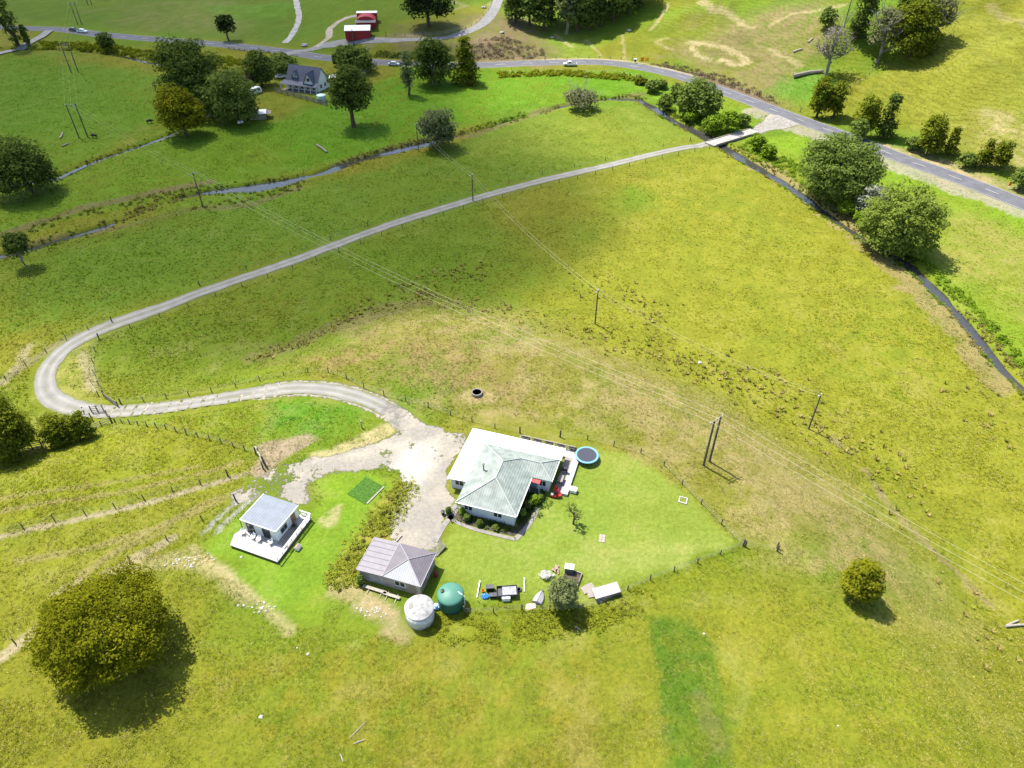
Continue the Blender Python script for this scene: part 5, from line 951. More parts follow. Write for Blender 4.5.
    for (px, py, s, m, lb) in ((588,589,1.0,'pale','pale loose roofing sheet left of the coop'),(594,594,.9,'pale','second pale sheet touching the coop')):
        x, y = P(px, py); o = thing('roofing_sheet', lb, 'sheet', x, y, R(30 if px < 590 else 10)); a = MB(); a.sheet([(-.9,-.5,.12),(.8,-.45,.2),(.85,.5,.32),(-.8,.55,.2)], .05); part('sheet', a, ribbed('loose_sheet', (.31,.27,.24), 'Y', .2, .15, 1, .7), o); a = MB(); a.box(-.6,.5,-.1,0,0,.12); part('batten', a, M['timber'], o)
    q = np.array(PP([(366,477),(384,487),(367,504),(347,494)])); c = q.mean(0); e = (q[1]-q[0])/5; f_ = (q[3]-q[0])/5; V = []; F = []
    for i in range(6):
        for j in range(6): p = q[0] + e*i + f_*j; V.append((p[0], p[1], H(*p)+.07))
    for i in range(5):
        for j in range(5): F.append((i*6+j, i*6+j+1, i*6+j+7, i*6+j+6))
    tm = mat('turf', (.055,.135,.012), .95, noise=.45, nscale=3, bump=1, bscale=6); tp = tag(link('turf_patch', npmesh('turf_patch', np.array(V), np.array(F)[:, ::-1], tm)), 'dark green rectangular turf patch on the cabin lawn', 'turf'); b = MB()
    for i in range(5): p0 = q[1]*(1-i/5)+q[2]*i/5; p1 = q[1]*(1-(i+1)/5)+q[2]*(i+1)/5; b.beam((p0[0],p0[1],H(*p0)+.08),(p1[0],p1[1],H(*p1)+.08), .2, .1)
    part('edging', b, M['paletimber'], tp)
    # trough
    x, y = P(477, 394); o = thing('water_trough', 'round concrete water trough in the dry paddock', 'trough', x, y); a = MB(); a.lathe([(.95,-.1),(.95,.5),(.78,.5),(.78,.12),(.001,.12)], 32); part('wall', a, M['concrete'], o); a = MB(); a.lathe([(.77,.32),(.001,.32)], 32); part('water', a, M['water'], o)
lawn_items()

# ------------------------------------------------------------------ far house, sheds and barns
def gable(o, x0, x1, y0, y1, e, r, wallm, roofm, ov=.4, along='x', roofname='roof'):
    a = MB()
    if along == 'x':
        c = (y0+y1)/2; a.add([(x0,y0,-.5),(x1,y0,-.5),(x1,y1,-.5),(x0,y1,-.5),(x0,y0,e),(x1,y0,e),(x1,y1,e),(x0,y1,e),(x0,c,r),(x1,c,r)], [(0,1,5,4),(2,3,7,6),(1,2,6,9,5),(3,0,4,8,7),(3,2,1,0)]); k = (r-e)/(c-y0)*ov
        b = MB(); b.sheet([(x0-ov,y0-ov,e-k+.08),(x1+ov,y0-ov,e-k+.08),(x1+ov,c,r+.08),(x0-ov,c,r+.08)], .1); b.sheet([(x0-ov,c,r+.081),(x1+ov,c,r+.081),(x1+ov,y1+ov,e-k+.08),(x0-ov,y1+ov,e-k+.08)], .1)
    else:
        c = (x0+x1)/2; a.add([(x0,y0,-.5),(x1,y0,-.5),(x1,y1,-.5),(x0,y1,-.5),(x0,y0,e),(x1,y0,e),(x1,y1,e),(x0,y1,e),(c,y0,r),(c,y1,r)], [(0,1,5,8,4),(2,3,7,9,6),(1,2,6,5),(3,0,4,7),(3,2,1,0)]); k = (r-e)/(c-x0)*ov
        b = MB(); b.sheet([(x0-ov,y0-ov,e-k+.08),(c,y0-ov,r+.08),(c,y1+ov,r+.08),(x0-ov,y1+ov,e-k+.08)], .1); b.sheet([(c,y0-ov,r+.081),(x1+ov,y0-ov,e-k+.08),(x1+ov,y1+ov,e-k+.08),(c,y1+ov,r+.081)], .1)
    part('wall', a, wallm, o); return part(roofname, b, roofm, o)
def far_house():
    x, y = P(309, 88); A = R(-20); o = thing('house', 'two-storey white house with steep dark grey gabled roof and veranda', 'house', x, y, A); zb = 0
    slate = ribbed('slate_roof', (.085,.095,.135), 'X', .4, .15, .5, .6); wm = ribbed('far_white_wall', (.80,.80,.82), 'Z', .25, .05)
    gable(o, -7, 6, -3.2, 4.2, 3.0, 7.6, wm, slate)
    # front gable on the right and dormer on the left
    a = MB(); a.add([(1.2,-4.4,3.0),(5.4,-4.4,3.0),(3.3,-4.4,6.6),(1.2,0.0,3.0),(5.4,0.0,3.0),(3.3,.4,6.6)], [(0,1,2),(0,2,5,3),(1,4,5,2)]); part('gable_wall', a, M['white'], o)
    a = MB(); a.sheet([(.9,-4.8,2.75),(3.3,-4.8,6.85),(3.3,1.0,6.85),(.9,.5,2.75)], .1); a.sheet([(3.3,-4.8,6.851),(5.7,-4.8,2.75),(5.7,.5,2.75),(3.3,1.0,6.851)], .1); part('gable_roof', a, slate, o)
    a = MB(); a.add([(-4.6,-2.6,4.2),(-2.2,-2.6,4.2),(-3.4,-2.6,6.2),(-4.6,.2,4.2),(-2.2,.2,4.2),(-3.4,.4,6.2)], [(0,1,2),(0,2,5,3),(1,4,5,2)]); part('dormer', a, M['white'], o); a = MB(); a.sheet([(-4.9,-2.9,4.0),(-3.4,-2.9,6.4),(-3.4,.5,6.4),(-4.9,.3,4.0)], .1); a.sheet([(-3.4,-2.9,6.401),(-1.9,-2.9,4.0),(-1.9,.3,4.0),(-3.4,.5,6.401)], .1); part('dormer_roof', a, slate, o)
    a = MB(); a.sheet([(-8.2,-6.0,2.5),(7.2,-6.0,2.5),(7.2,-3.0,3.15),(-8.2,-3.0,3.15)], .1); part('veranda_roof', a, slate, o)
    for xx in np.linspace(-8, 7, 7): a = MB(); a.box(xx-.08,xx+.08,-5.9,-5.74,-.2,2.45); part('veranda_post', a, M['white'], o)
    a = MB(); a.box(-8.2,7.2,-6.0,-3.21,-.5,.15); part('veranda_floor', a, M['timber'], o)
    for xx in (-6,-3.6,-1.2,1.4,3.8): window(o, 0, 0, xx, xx+1.3, .6, 2.2, -3.2)
    window(o, 0, 0, 2.7, 3.9, 3.9, 5.0, -4.4, frame=M['dark']); window(o, 0, 0, -3.9, -2.9, 4.4, 5.3, -2.6)
    for yy in (-1.6, 1.2): window(o, 0, 0, yy, yy+1.4, .8, 2.2, 6, 'x', 1)
    a = MB(); a.sheet([(4.8,4.4,2.7),(9.5,4.4,2.6),(9.5,9.0,2.8),(4.8,9.0,2.9)], .1); part('carport_roof', a, M['white_roof'], o); 
    for q in ((5.0,4.6),(9.3,4.6),(5.0,8.8),(9.3,8.8)): a = MB(); a.box(q[0]-.08,q[0]+.08,q[1]-.08,q[1]+.08,-.4,2.6); part('carport_post', a, M['white'], o)
    x, y = P(322, 101); o = thing('water_tank', 'pale green tank beside the veranda of the far house', 'water tank', x, y); a = MB(); a.lathe([(1.6,-.2),(1.6,2.0)], 32); part('wall', a, mat('pale_green_tank', (.30,.46,.40), .6), o, True); a = MB(); a.lathe([(1.68,2.0),(1.6,2.1),(.001,2.35)], 32); part('lid', a, mat('pale_green_lid', (.55,.66,.60), .6), o, True)
    # shed on the meadow
    x, y = P(259, 118); o = thing('shed', 'small open-sided shed with a white roof on the meadow left of the far house', 'shed', x, y, R(12)); gable(o, -2.6, 2.6, -1.8, 2.2, 2.0, 2.5, M['timber'], M['white_roof'], .3); a = MB(); a.sheet([(2.6,-1.8,1.9),(4.3,-1.8,1.7),(4.3,1.8,1.7),(2.6,1.8,1.9)], .08); part('awning', a, M['timber'], o); a = MB(); a.box(2.62,2.7,-1.2,1.2,-.1,1.7); part('door', a, M['dark'], o)
    x, y = P(241, 124); o = thing('animal_trailer', 'tiny white trailer under the trees beside the open shed', 'trailer', x, y, R(15)); a = MB(); a.box(-.9,.9,-.5,.5,.35,1.0); part('body', a, M['white'], o)
    for s in (-1, 1): a = MB(); a.tube([(0,s*.6-.08,.25),(0,s*.6+.08,.25)], .25, 12); part('wheel', a, M['black'], o)
far_house()
def barns():
    redw = ribbed('red_iron', (.33,.025,.03), 'X', .3, .12, .5, .6)
    x, y = P(359, 37.5); A = R(4); o = thing('barn', 'red barn with a white roof beside the side road', 'barn', x, y, A); gable(o, -5.2, 5.0, -2.5, 4.0, 3.4, 4.6, redw, M['white_roof'], .3); a = MB(); a.box(-4.0,-1.2,-2.56,-2.5,-.4,2.8); part('door', a, mat('barn_door_red', (.24,.018,.022), .6), o); a = MB(); a.box(5.0,5.06,-1.5,2.0,-.4,2.8); part('side_door', a, mat('barn_dark', (.10,.012,.015), .7), o)
    x, y = P(367, 27.5); o = thing('barn', 'second red barn with arched front behind the first', 'barn', x, y, A); a = MB(); pr = [(-4.2,-.5),(4.2,-.5),(4.2,2.6)] + [(4.2*math.cos(q), 2.6+2.4*math.sin(q)) for q in np.linspace(.15, PI-.15, 12)] + [(-4.2,2.6)]; n = len(pr); vs = [(p[0],-2.5,p[1]) for p in pr] + [(p[0],4.0,p[1]) for p in pr]; a.add(vs, [tuple(range(n)), tuple(range(2*n-1,n-1,-1))] + [(i,n+i,n+(i+1)%n,(i+1)%n) for i in range(n)]); part('wall', a, redw, o); a = MB(); a.box(-4.5,4.5,4.05,7.5,4.8,4.95); part('roof', a, M['white_roof'], o); a = MB(); a.box(-4.3,4.3,4.06,7.4,-.5,4.79); part('rear_bay', a, redw, o)
    a = MB(); a.sheet([(-4.4,-5.0,3.1),(4.4,-5.0,3.1),(4.4,-2.5,3.6),(-4.4,-2.5,3.6)], .1); part('lean_to_roof', a, mat('barn_grey_roof', (.14,.13,.15), .6), o)
barns()

# ------------------------------------------------------------------ vehicles
def vehicle(name, label, cat, x, y, rz, col, L=4.5, ute=False):
    o = thing(name, label, cat, x, y, rz); o.location.z += .05; m = mat(name+'_paint', col, .3, spec=.5); h = L/2
    pr = [(-h,.35),(-h,.85),(-h*.72,.98),(-h*.42,1.5),(h*.28,1.5),(h*.55,.98),(h*.92,.85),(h,.7),(h,.35)] if not ute else [(-h,.45),(-h,1.05),(-h*.22,1.05),(-h*.16,1.72),(h*.24,1.72),(h*.48,1.1),(h*.92,1.0),(h,.85),(h,.45)]
    def ext(p, w0): n = len(p); a = MB(); a.add([(q[0],-w0*(1 if q[1] < 1.2 else .86),q[1]) for q in p] + [(q[0],w0*(1 if q[1] < 1.2 else .86),q[1]) for q in p], [tuple(range(n)), tuple(range(2*n-1,n-1,-1))] + [(i,n+i,n+(i+1)%n,(i+1)%n) for i in range(n)]); return a
    part('body', ext(pr, .88), m, o)
    if ute: a = MB(); a.box(-h+.12,-h*.25,-.72,.72,1.052,1.06); part('tray', a, M['dark'], o); g = [(-h*.14,1.15),(-h*.13,1.62),(h*.22,1.62),(h*.42,1.15)]
    else: g = [(-h*.62,1.02),(-h*.40,1.42),(h*.26,1.42),(h*.48,1.02)]
    a = MB()
    for s in (-1, 1): a.add([(q[0],s*(.885 if q[1] < 1.2 else .80),q[1]) for q in g], [(0,1,2,3) if s > 0 else (3,2,1,0)])
    x1, x0 = pr[5][0], pr[4][0]; z1, z0 = pr[5][1], pr[4][1]; a.add([(x0+.02,-.68,z0-.06),(x0+.02,.68,z0-.06),(x1+.01,.74,z1+.03),(x1+.01,-.74,z1+.03)], [(0,1,2,3)]); x1, x0 = pr[2][0], pr[3][0]; z1, z0 = pr[2][1], pr[3][1]; a.add([(x0-.02,-.68,z0-.08),(x1-.02,-.74,z1+.06),(x1-.02,.74,z1+.06),(x0-.02,.68,z0-.08)], [(0,1,2,3)]); part('window', a, M['glass'], o)
    for sx in (-.6, .62):
        for s in (-1, 1): a = MB(); a.tube([(h*sx,s*.80-.1,.33),(h*sx,s*.80+.1,.33)], .33, 14); w_ = part('wheel', a, M['black'], o); a = MB(); a.tube([(h*sx,s*.80+s*.09,.33),(h*sx,s*.80+s*.115,.33)], .19, 10); part('rim', a, M['fwire'], w_)
    for s in (-1, 1): a = MB(); a.box(h-.02,h+.015,s*.62-.16,s*.62+.16,.62,.76); part('headlight', a, M['trim'], o)
    return o
x, y = flat(570, 65.6, -5.3); vehicle('utility_truck', 'white ute driving along the main road', 'ute', x, y, PI - .02, (.80,.80,.80), 5.2, True)
x, y = flat(82.5, 32.5, -5.3); vehicle('parked_car', 'pale hatchback on the road at the far left', 'car', x, y, R(-13), (.70,.78,.80), 4.6)
x, y = flat(74, 31, -5.3); vehicle('parked_car', 'small dark car just behind the pale hatchback', 'car', x, y, R(-13), (.06,.09,.07), 4.0)
x, y = flat(394, 65.5, -5.3); vehicle('parked_car', 'silver car on the road above the long meadow', 'car', x, y, R(-6), (.55,.58,.62), 4.5)
x, y = P(281, 78); vehicle('parked_car', 'white car parked at the left side of the far house', 'car', x, y, R(20), (.75,.77,.80), 4.2)
def caravan():
    x, y = P(255.5, 94); o = thing('caravan', 'old white caravan among shrubs left of the far house', 'caravan', x, y, R(50)); a = MB(); pr = [(-2.2,.45),(2.2,.45),(2.35,1.2),(2.0,2.3),(-2.0,2.4),(-2.3,1.4)]; n = len(pr); a.add([(p[0],-1.05,p[1]) for p in pr] + [(p[0],1.05,p[1]) for p in pr], [tuple(range(n)), tuple(range(2*n-1,n-1,-1))] + [(i,n+i,n+(i+1)%n,(i+1)%n) for i in range(n)]); part('body', a, M['white'], o)
    a = MB(); a.box(-1.2,.0,-1.08,-1.05,1.3,1.9); a.box(.6,1.6,-1.08,-1.05,1.3,1.9); part('window', a, M['glass'], o)
    for s in (-1, 1): a = MB(); a.tube([(0,s*.9-.09,.33),(0,s*.9+.09,.33)], .33, 12); part('wheel', a, M['black'], o)
    a = MB(); a.beam((2.2,0,.45),(3.3,0,.4), .1, .1); part('drawbar', a, M['dark'], o)
caravan()

# ------------------------------------------------------------------ bridges
def bridges():
    A_, B_ = BR_A, BR_B; d = B_ - A_; L = np.linalg.norm(d); ang = math.atan2(d[1], d[0]); c = (A_ + B_)/2; zt = max(H(*A_), H(*B_), -5.95) + .10
    o = thing('farm_bridge', 'narrow concrete farm bridge carrying the gravel track over the river', 'bridge', c[0], c[1], ang, z=zt)
    a = MB(); a.box(-L/2-1.2,L/2+1.2,-1.95,1.95,-.32,0); part('deck', a, mat('bridge_deck', (.34,.32,.29), .9, noise=.25, nscale=.6), o); a = MB(); a.box(-L/2,L/2,-2.0,-1.82,.003,.22); a.box(-L/2,L/2,1.82,2.0,.003,.22); part('kerb', a, M['paletimber'], o)
    a = MB(); a.box(-L/2,L/2,-1.7,-1.4,-.75,-.321); a.box(-L/2,L/2,1.4,1.7,-.75,-.321); part('beam', a, M['timber'], o)
    for u in (-2.4, 2.6): a = MB(); a.box(u-.25,u+.25,-1.9,1.9,-2.6,-.751); part('pier', a, mat('pier', (.16,.15,.14), .9, noise=.3), o)
    for u in (-L/2-.6, L/2+.2): a = MB(); a.box(u-.3,u+.6,-2.1,2.1,-2.2,-.76); part('abutment', a, M['concrete'], o)
    x0, x1 = np.array(flat(750,132.5)), np.array(flat(770,126)); x2 = np.array(flat(788,121.5)); pts = smooth([B_ - d/L*.5, x0, x1, x2], 1); wd = 3.9 + 7*ss(.35, 1, np.linspace(0, 1, len(pts)))
    tag(link('bridge_apron', ribbon('bridge_apron', pts, wd, M['gravel'], .06, 6, .4)), kind='structure')
    # road bridge rail at left
    p, q = flat(228, 48.5, -5.3), flat(262, 53, -5.3); ang = math.atan2(q[1]-p[1], q[0]-p[0]); L = math.hypot(q[0]-p[0], q[1]-p[1]); o = thing('bridge_railing', 'pale concrete bridge railing where the ditch passes under the road', 'railing', (p[0]+q[0])/2, (p[1]+q[1])/2, ang, z=-5.5)
    a = MB(); a.box(-L/2,L/2,-.15,.15,.8,1.0); part('rail', a, M['concrete'], o); a = MB(); a.box(-L/2,L/2,-.2,.2,-1.8,.3); part('face', a, M['concrete'], o)
    for k in np.linspace(-L/2+.3, L/2-.3, 7): a = MB(); a.box(k-.12,k+.12,-.14,.14,.301,.8); part('baluster', a, M['concrete'], o)
bridges()

# ------------------------------------------------------------------ fences, gates, yards
pm = MB().tube([(0,0,-.2),(0,0,1.15)], [.085,.075], 7).mesh('post', M['post']); bigpm = MB().tube([(0,0,-.2),(0,0,1.45)], [.13,.12], 8).mesh('strainer_post', M['post'])
def fence(label, px, spacing=4.5, wires=3, big=(), world=None, dz=0):
    p = smooth(PP(px) if world is None else world, .5); s = np.r_[0, np.cumsum(np.linalg.norm(np.diff(p, axis=0), axis=1))]; n = max(2, int(round(s[-1]/spacing))+1); n = min(n, 100); S = np.linspace(0, s[-1], n)
    q = np.c_[np.interp(S, s, p[:, 0]), np.interp(S, s, p[:, 1])]; c = q[n//2]; o = thing('wire_fence', label, 'fence', c[0], c[1]); z0 = o.location.z; rng = np.random.default_rng(n + abs(int(px[0][0])))
    for i, (x, y) in enumerate(q):
        e = link('post', bigpm if i in (0, n-1) else pm, o); e.location = (x-c[0], y-c[1], H(x, y)-z0); e.rotation_euler = (rng.uniform(-.06, .06), rng.uniform(-.06, .06), rng.uniform(0, 3)); e.scale = (1, 1, rng.uniform(.88, 1.12))
    a = MB()
    for k in range(wires):
        h = .35 + .35*k; a.tube([(x-c[0], y-c[1], H(x, y)-z0+h) for x, y in q], .011, 4)
    part('wire', a, M['fwire'], o); return o
fence('post and wire fence along the near side of the straight gravel track', [(722,149),(700,150.5),(650,161.5),(600,173.5),(540,188),(480,204.5),(420,222.5),(370,240),(330,255),(290,270),(240,287.5),(200,302),(160,317),(120,332),(99,339)], 6.2)
fence('post and wire fence along the far side of the straight gravel track', [(690,141),(650,150),(600,161.5),(540,175),(480,191),(420,208.5),(370,225),(330,240),(290,255),(240,272),(200,286)], 11, 1)
fence('short fence dropping from the gravel track to the roadside gate', [(99,339),(95,352),(93,368),(98,383),(104,396)], 4)
fence('fence outside the bend of the gravel track at the left edge', [(112,322),(92,328),(73,336),(51,350),(32,361),(12,376),(-20,392)], 5)
fence('fence above the gravel track from the gate to the white house', [(121,404),(170,398),(220,390.5),(270,379),(313,372),(345,378),(366,389),(386,396),(418,404),(435,410),(451,415),(460,416),(480,425),(500,429),(520,433)], 4.2)
fence('fence curving round the lawn past the trampoline', [(560,437),(598,441),(617,447),(635,451.5),(655,458),(674,476),(695,498),(715,518),(743,546)], 4.6)
fence('fence closing the lower edge of the lawn', [(743,546),(724,553),(707,559),(689,566),(667,574),(640,584),(600,604),(560,611),(537,608),(512,611),(487,613),(465,613)], 3.6)
fence('short fence running right from the lawn corner', [(745,547),(760,549),(777,551)], 3)
fence('fence slanting down from the stockyard across the left paddock', [(116,424),(135,425),(160,428),(185,434),(210,440),(235,447),(256,454)], 2.2)
fence('fence with a worn strip of earth across the left paddock', [(-40,541),(17,530),(48,522),(77,516),(104,510),(129,504),(157,496),(182,489),(211,482),(228,476)], 4.0)
fence('low fence from the cabin drive to the bottom left edge', [(236,501),(197,523),(158,545),(112,570),(60,603),(14,645),(-30,675)], 5.5, 1)
fence('roadside fence along the foot of the right hill', [(800,112),(815,105),(830,98),(850,88),(864,80),(876,66)], 4.0)
fence('fence above the side road at the top', [(386,36),(410,36),(440,35.5),(460,31),(478,22),(489,10),(492,0)], 4.0)
fence('fence along the meadow side of the main road', [(500,74),(540,72),(580,72),(620,74),(640,79)], 5.0)
fence('fence behind the roadside signs below the green gully', [(545,60),(580,59),(610,59),(632,61)], 4.5)
def rails(name, label, cat, p0, p1, h=1.2, nr=4, m='paletimber', posts=2, th=.07):
    a0, a1 = P(*p0), P(*p1); c = ((a0[0]+a1[0])/2, (a0[1]+a1[1])/2); L = math.hypot(a1[0]-a0[0], a1[1]-a0[1]); o = thing(name, label, cat, c[0], c[1], math.atan2(a1[1]-a0[1], a1[0]-a0[0])); za = H(*a0)-o.location.z; zb = H(*a1)-o.location.z
    for k in range(nr): z = .2 + (h-.25)*k/(nr-1); a = MB(); a.beam((-L/2,0,za+z),(L/2,0,zb+z), .05, th*1.6); part('rail', a, M[m], o)
    for t in np.linspace(0, 1, posts): a = MB(); zz = za*(1-t)+zb*t; a.box(-L/2+t*L-th,-L/2+t*L+th,.026,.026+2*th,zz-.2,zz+h+.1); part('post', a, M['post'], o)
rails('farm_gate', 'dark farm gate where the fence meets the gravel track', 'gate', (105,398), (118,407), 1.25, 5, 'timber')
rails('farm_gate', 'pale leaning gate rail beside the short fence', 'gate', (91,384), (98,396), 1.1, 3)
rails('stockyard_fence', 'pale rail fence of the stockyard facing the track', 'rail fence', (92,413), (104,412), 1.5, 4, 'paletimber', 3)
rails('stockyard_fence', 'dark end rails of the stockyard at the paddock corner', 'rail fence', (104,412), (112,423), 1.6, 4, 'post', 3)
rails('stockyard_fence', 'long pale lower rails of the stockyard under the dark shrubs', 'rail fence', (112,424), (62,443), 1.5, 4, 'paletimber', 6)
rails('stockyard_fence', 'pale rails of the stockyard at the left edge', 'rail fence', (62,443), (4,454), 1.5, 4, 'paletimber', 7)
rails('stockyard_fence', 'inner pale rail of the stockyard between the shrubs', 'rail fence', (46,424), (92,420), 1.5, 3, 'paletimber', 5)
rails('board_fence', 'brown board fence in front of the far house veranda', 'fence', (275,92), (327,106), 1.6, 6, 'timber', 9, .1)
rails('board_fence', 'brown board fence from the far house towards the road', 'fence', (361,77), (377,67), 1.8, 6, 'timber', 6, .1)
for (p0, h, r, lb, lean) in (((266,466),2.2,.16,'thick dark gate post standing in bare earth by the cabin drive',-.12),((259.5,455),1.5,.12,'dark fence post at the top of the pale propped rail',-.05),((263.5,469),1.6,.13,'dark post at the foot of the pale propped rail',-.04),((362,428),1.6,.12,'pale short post on the bare bank by the driveway',0),((777,548),1.3,.12,'dark stubby post right of the lawn corner',0)):
    x, y = P(*p0); b = MB(); b.tube([(x,y,H(x,y)-.2),(x+lean*h,y,H(x,y)+h)], [r,r*.9], 8); tag(part('timber_post', b, M['paletimber'] if 'pale short' in lb else M['post']), lb, 'post')
a0, a1 = P(257,452), P(263,463); b = MB(); b.beam((a0[0],a0[1],H(*a0)+1.3),(a1[0],a1[1],H(*a1)+.5), .22, .12); tag(part('timber_rail', b, M['paletimber']), 'pale rail propped between two dark posts near the cabin drive', 'rail')
for (p0, p1, r, m, lb) in (((793,78),(823,73),.75,'timber','large grey fallen log on the hillside below the bare tree'),((793,53),(802,50),.4,'paletimber','white weathered log on the eroded hillside'),((808,43),(813,39),.35,'paletimber','smaller white log above the weathered one'),((354,744),(365,740),.07,'paletimber','thin pale stick in the foreground grass'),((340,754),(343,762),.06,'paletimber','short pale stick near the bottom edge'),((1005,627),(1018,621),.16,'paletimber','shorter pale timber of the pair lying at the right edge'),((1005,627),(1032,625),.18,'paletimber','longer pale timber of the pair lying at the right edge'),((60,139),(63,133),.25,'paletimber','pale branch lying in the paddock beside the twin poles'),((62,147),(69,144),.25,'paletimber','grey branch below the twin poles'),((350,738),(366,722),.05,'paletimber','pale stake lying diagonally in the foreground grass'),((317,146),(327,153),.35,'timber','brown log on the meadow below the far house'),((575,627),(581,631),.1,'paletimber','white curved branch below the lawn fence')):
    a0, a1 = P(*p0), P(*p1); b = MB(); mid = ((a0[0]+a1[0])/2, (a0[1]+a1[1])/2); b.tube([(a0[0],a0[1],H(*a0)+r),(mid[0]+r*.4,mid[1]+r*.5,H(*mid)+r*1.05),(a1[0],a1[1],H(*a1)+r)], [r,r*.95,r*.7], 8); tag(part('log' if r > .2 else 'stick', b, M[m]), lb, 'log' if r > .2 else 'stick')

# ------------------------------------------------------------------ poles and wires
def crossarm(mb, u, z, half, ang):
    c, s = math.cos(ang), math.sin(ang); mb.beam((u-half*c,-half*s,z),(u+half*c,half*s,z), .11, .12)
def pole(label, base, h, arm=1.0, armang=0, r=.15, twin=0, name='power_pole', cat='pole', m='post'):
    x, y = P(*base) if len(base) == 2 else base[:2]; o = thing(name, label, cat, x, y, armang)
    for u in ((0,) if not twin else (-twin/2, twin/2)): a = MB(); a.tube([(u,0,-.3),(u,0,h)], [r*1.15,r*.8], 9); part('pole', a, M[m], o)
    if arm: a = MB(); a.beam((-arm,0.16,h-.25),(arm,.16,h-.25), .11, .13); part('crossarm', a, M['paletimber'], o)
    us = (-arm*.92, 0 if twin else .35, arm*.92) if arm else ()
    for u in us: a = MB(); a.lathe([(.04,0),(.07,.08),(.05,.14),(.07,.2),(.02,.27)], 8, (u,.16,h-.18)); part('insulator', a, M['white'], o)
    if twin: a = MB(); a.beam((-twin/2,.14,h-1.3),(twin/2,.14,h-.9), .07, .07); part('brace', a, M['paletimber'], o)
    c, s = math.cos(armang), math.sin(armang); zg = o.location.z; return [(x + u*c - .16*s, y + u*s + .16*c, zg + h + .08) for u in us]
b1, b2 = P(703.5, 465.5), P(709.5, 461.5); mid = ((b1[0]+b2[0])/2, (b1[1]+b2[1])/2)
HA = math.atan2(b2[1]-b1[1], b2[0]-b1[0])
p_mid = pole('twin-legged power pole on the dry slope beside the lawn', (mid[0], mid[1], 0), 9.4, 1.5, HA, .17, max(1.3, math.hypot(b2[0]-b1[0], b2[1]-b1[1])))
p_river = pole('single power pole with a crossarm beside the narrow river reach', (203,207), 9.5, 1.2, R(35))
p_pad = pole('twin-legged power pole in the paddock beside the cow', (83.5,137.5), 10.5, 1.9, R(12), .18, 2.6)
p_pad2 = pole('twin-legged power pole near the ditch below the main road', (75,72.5), 10.5, 1.9, R(10), .18, 2.6)
p_far = pole('power pole above the road behind the parked hatchback', (80,25), 9.5, 1.9, R(10), .16, 1.8)
p_top = pole('twin-legged power pole at the top edge of the picture', (90,5), 10, 1.6, R(10), .16, 1.8)
s1 = pole('single pole standing among rushes at the foot of the knoll', (808.5,429), 7.8, .5, R(35), .13)
s2 = pole('single pole with crossarm in the middle of the open paddock', (595,324), 8.2, .8, R(60), .14)
s3 = pole('single pole beside the straight gravel track', (473,201), 7.5, .8, R(60), .14)
s4 = pole('single pole at the river end beside the bushy willow', (418.5,151), 8.5, .6, R(60), .14)
pole('tall bare pole on the hillside among trees', (844,27), 9.0, 0, 0, .2)
pole('pole beside the first red barn', (354,46), 6.5, 0, 0, .16)
def span(a, b, sag, label, group, r=.008):
    for p, q in zip(a, b):
        p, q = Vector(p), Vector(q); k = 24; pts = [p.lerp(q, i/k) - Vector((0,0,4*sag*(i/k)*(1-i/k))) for i in range(k+1)]; m = MB(); m.tube(pts, r, 5); tag(part('power_wire', m, M['wire']), label, 'wire', group)
off = [(x+85, y-75, z-1.5) for x, y, z in p_mid]
span(p_river, p_mid, 2.6, 'bright overhead wire between the river pole and the twin pole on the dry slope', 'wires from the river pole to the twin pole', .013)
span(p_mid, off, 2.6, 'bright overhead wire running from the twin pole out of the right edge', 'wires leaving over the right slope', .013)
span(p_pad, p_river, 1.4, 'overhead wire between the paddock twin pole and the river pole', 'wires over the brook')
span(p_pad2, p_pad, 1.0, 'overhead wire between the two twin poles of the left paddock', 'wires over the left paddock'); span(p_far, p_pad2, .8, 'overhead wire crossing the main road at the far left', 'wires over the far road'); span(p_top, p_far, .8, 'overhead wire at the top edge of the far left paddock', 'wires in the far paddock')
span(s2[:2], s1[:2], 1.6, 'thin low-voltage wire from the open paddock pole to the rush pole', 'low wires to the rush pole', .012); span(s3[:2], s2[:2], 1.6, 'thin low-voltage wire between the track pole and the open paddock pole', 'low wires over the open paddock', .012); span(s4[:2], s3[:2], 1.2, 'thin low-voltage wire from the willow pole to the track pole', 'low wires over the long paddock', .012)

# ------------------------------------------------------------------ signs, stones, cows
def sign(label, px, m, w_, h_, z):
    x, y = P(*px); o = thing('road_sign', label, 'sign', x, y, R(5)); a = MB()
    for u in ((-w_*.35, w_*.35) if w_ > 1.2 else (0,)): a.box(u-.06,u+.06,.03,.13,-.2,z+h_*.5)
    part('post', a, M['white'], o); a = MB(); a.box(-w_/2,w_/2,-.02,.028,z,z+h_); part('board', a, M[m], o)
sign('orange board sign at the road bend', (642,64), 'orange', 1.5, 1.5, 1.0); sign('yellow board sign right of the orange one at the bend', (646.5,64.5), 'yellow', 1.5, 1.5, 1.1); sign('small orange marker sign beside the road at the right edge', (1008,189), 'orange', .8, 1.2, .9)
x, y = P(635, 63); o = thing('letterbox', 'dark letterbox on a white post at the road bend', 'letterbox', x, y); a = MB(); a.box(-.4,.4,-.4,.4,.6,1.5); part('box', a, M['dark'], o); a = MB(); a.box(-.09,.09,-.09,.09,-.1,.6); part('post', a, M['white'], o); a = MB(); a.box(-.5,.5,-.5,.5,1.502,1.6); part('lid', a, M['white'], o)
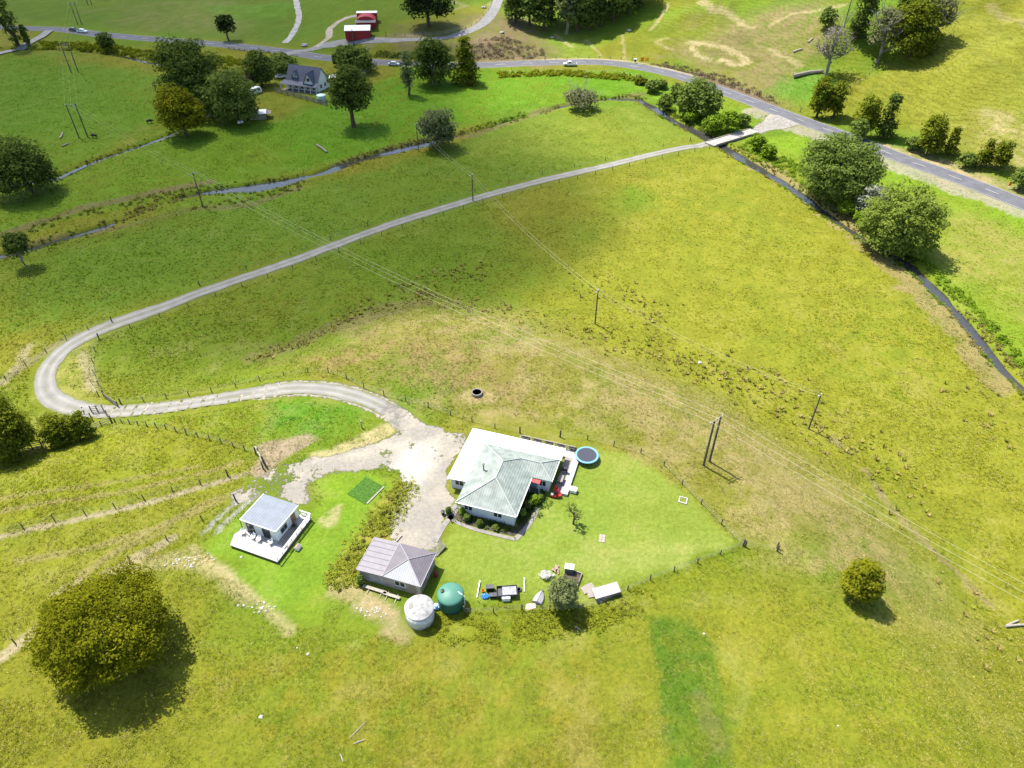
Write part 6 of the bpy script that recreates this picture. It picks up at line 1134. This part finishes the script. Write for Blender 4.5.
def stone(label, px, s, m, seed, group=None):
    rng = np.random.default_rng(seed); x, y = P(*px); b = MB(); b.lathe([(.001,-.2),(.75,-.05),(1,.25),(.7,.6),(.001,.75)], 9); b.v = [(x+p[0]*s*rng.uniform(.75,1.2), y+p[1]*s*rng.uniform(.7,1.1), H(x,y)+p[2]*s*rng.uniform(.85,1.1)) for p in b.v]; tag(part('stone', b, m), label, 'stone', group)
M['stone'] = mat('pale_stone', (.42,.405,.36), .9, noise=.2); M['greystone'] = mat('grey_stone', (.36,.34,.33), .9, noise=.3)
stone('white block lying alone in the foreground grass', (261,717), .26, M['stone'], 1); stone('white stone in the grass below the cabin', (308,654), .2, M['stone'], 2); stone('smaller white stone left of the one below the cabin', (297,648), .12, M['stone'], 3); stone('pale grey boulder on the slope beside the valley wood', (552,38), .9, M['stone'], 4); stone('white boulder in the green gully', (629,31), 1.1, M['stone'], 5); stone('white rounded stone among the rushes', (700,363), .45, M['stone'], 6); stone('grey boulder on the bank under the side road', (502,33), 1.1, M['greystone'], 7); stone('grey boulder above the side road bend', (484,8), 1.2, M['greystone'], 8); stone('dark tank-like boulder at the road junction', (304.5,46), 1.6, M['greystone'], 9); stone('small white stone in front of the coop', (601,602), .18, M['stone'], 10); stone('second small white stone in front of the coop', (604,599), .15, M['stone'], 11); stone('small white stone in the big tree shadow edge', (125,731), .1, M['stone'], 12); stone('white stone right of the lush green strip', (704,634), .18, M['stone'], 13); stone('tiny white stone on the bottom right slope', (838,726), .12, M['stone'], 14)
rng = np.random.default_rng(77)
for (cx, cy, n, sp, lb, gr) in ((190,560,34,14,'small pale stone scattered on the bare ground below the cabin','stones strewn below the cabin'),(262,608,22,9,'small pale stone on the worn strip below the cabin lawn','stones on the worn strip'),(375,612,24,11,'small pale stone on bare earth in front of the garage','stones before the garage')):
    for i in range(n): stone(lb, (cx+rng.normal(0, sp), cy+rng.normal(0, sp*.4) + (0)), rng.uniform(.08,.2), M['stone'], 100+i+cx, gr)
def cow(label, px, rz):
    x, y = P(*px); V = [(0,0,1.05),(.55,0,1.1),(.85,0,1.05),(1.15,0,.85),(1.4,0,.55),(-.55,0,1.08),(-.8,0,1.05),(-.9,0,.6),(.6,.2,.75),(.6,.2,.35),(.6,.2,.03),(.6,-.2,.75),(.6,-.2,.35),(.6,-.2,.03),(-.7,.22,.75),(-.78,.22,.4),(-.72,.22,.03),(-.7,-.22,.75),(-.78,-.22,.4),(-.72,-.22,.03)]
    E = [(0,1),(1,2),(2,3),(3,4),(0,5),(5,6),(6,7),(1,8),(8,9),(9,10),(1,11),(11,12),(12,13),(5,14),(14,15),(15,16),(5,17),(17,18),(18,19)]; rd = [.38,.36,.24,.17,.1,.36,.25,.03,.13,.08,.07,.13,.08,.07,.17,.08,.07,.17,.08,.07]
    me = bpy.data.meshes.new('cow'); me.from_pydata(V, E, []); o = link('cow', me); o.location = (x, y, H(x, y)); o.rotation_euler = (0,0,rz); s = o.modifiers.new('skin', 'SKIN')
    for i, d in enumerate(me.skin_vertices[0].data): d.radius = (rd[i], rd[i]); d.use_root = i == 0
    o.modifiers.new('sub', 'SUBSURF').levels = 1; o.modifiers['sub'].render_levels = 1; me.materials.append(mat('cow_hide', (.012,.011,.010), .6, noise=.0)); tag(o, label, 'cow')
cow('black cow grazing beside the paddock twin pole', (95,138), R(170)); cow('black cow at the edge of the yellow-olive tree', (150,123.5), R(20))
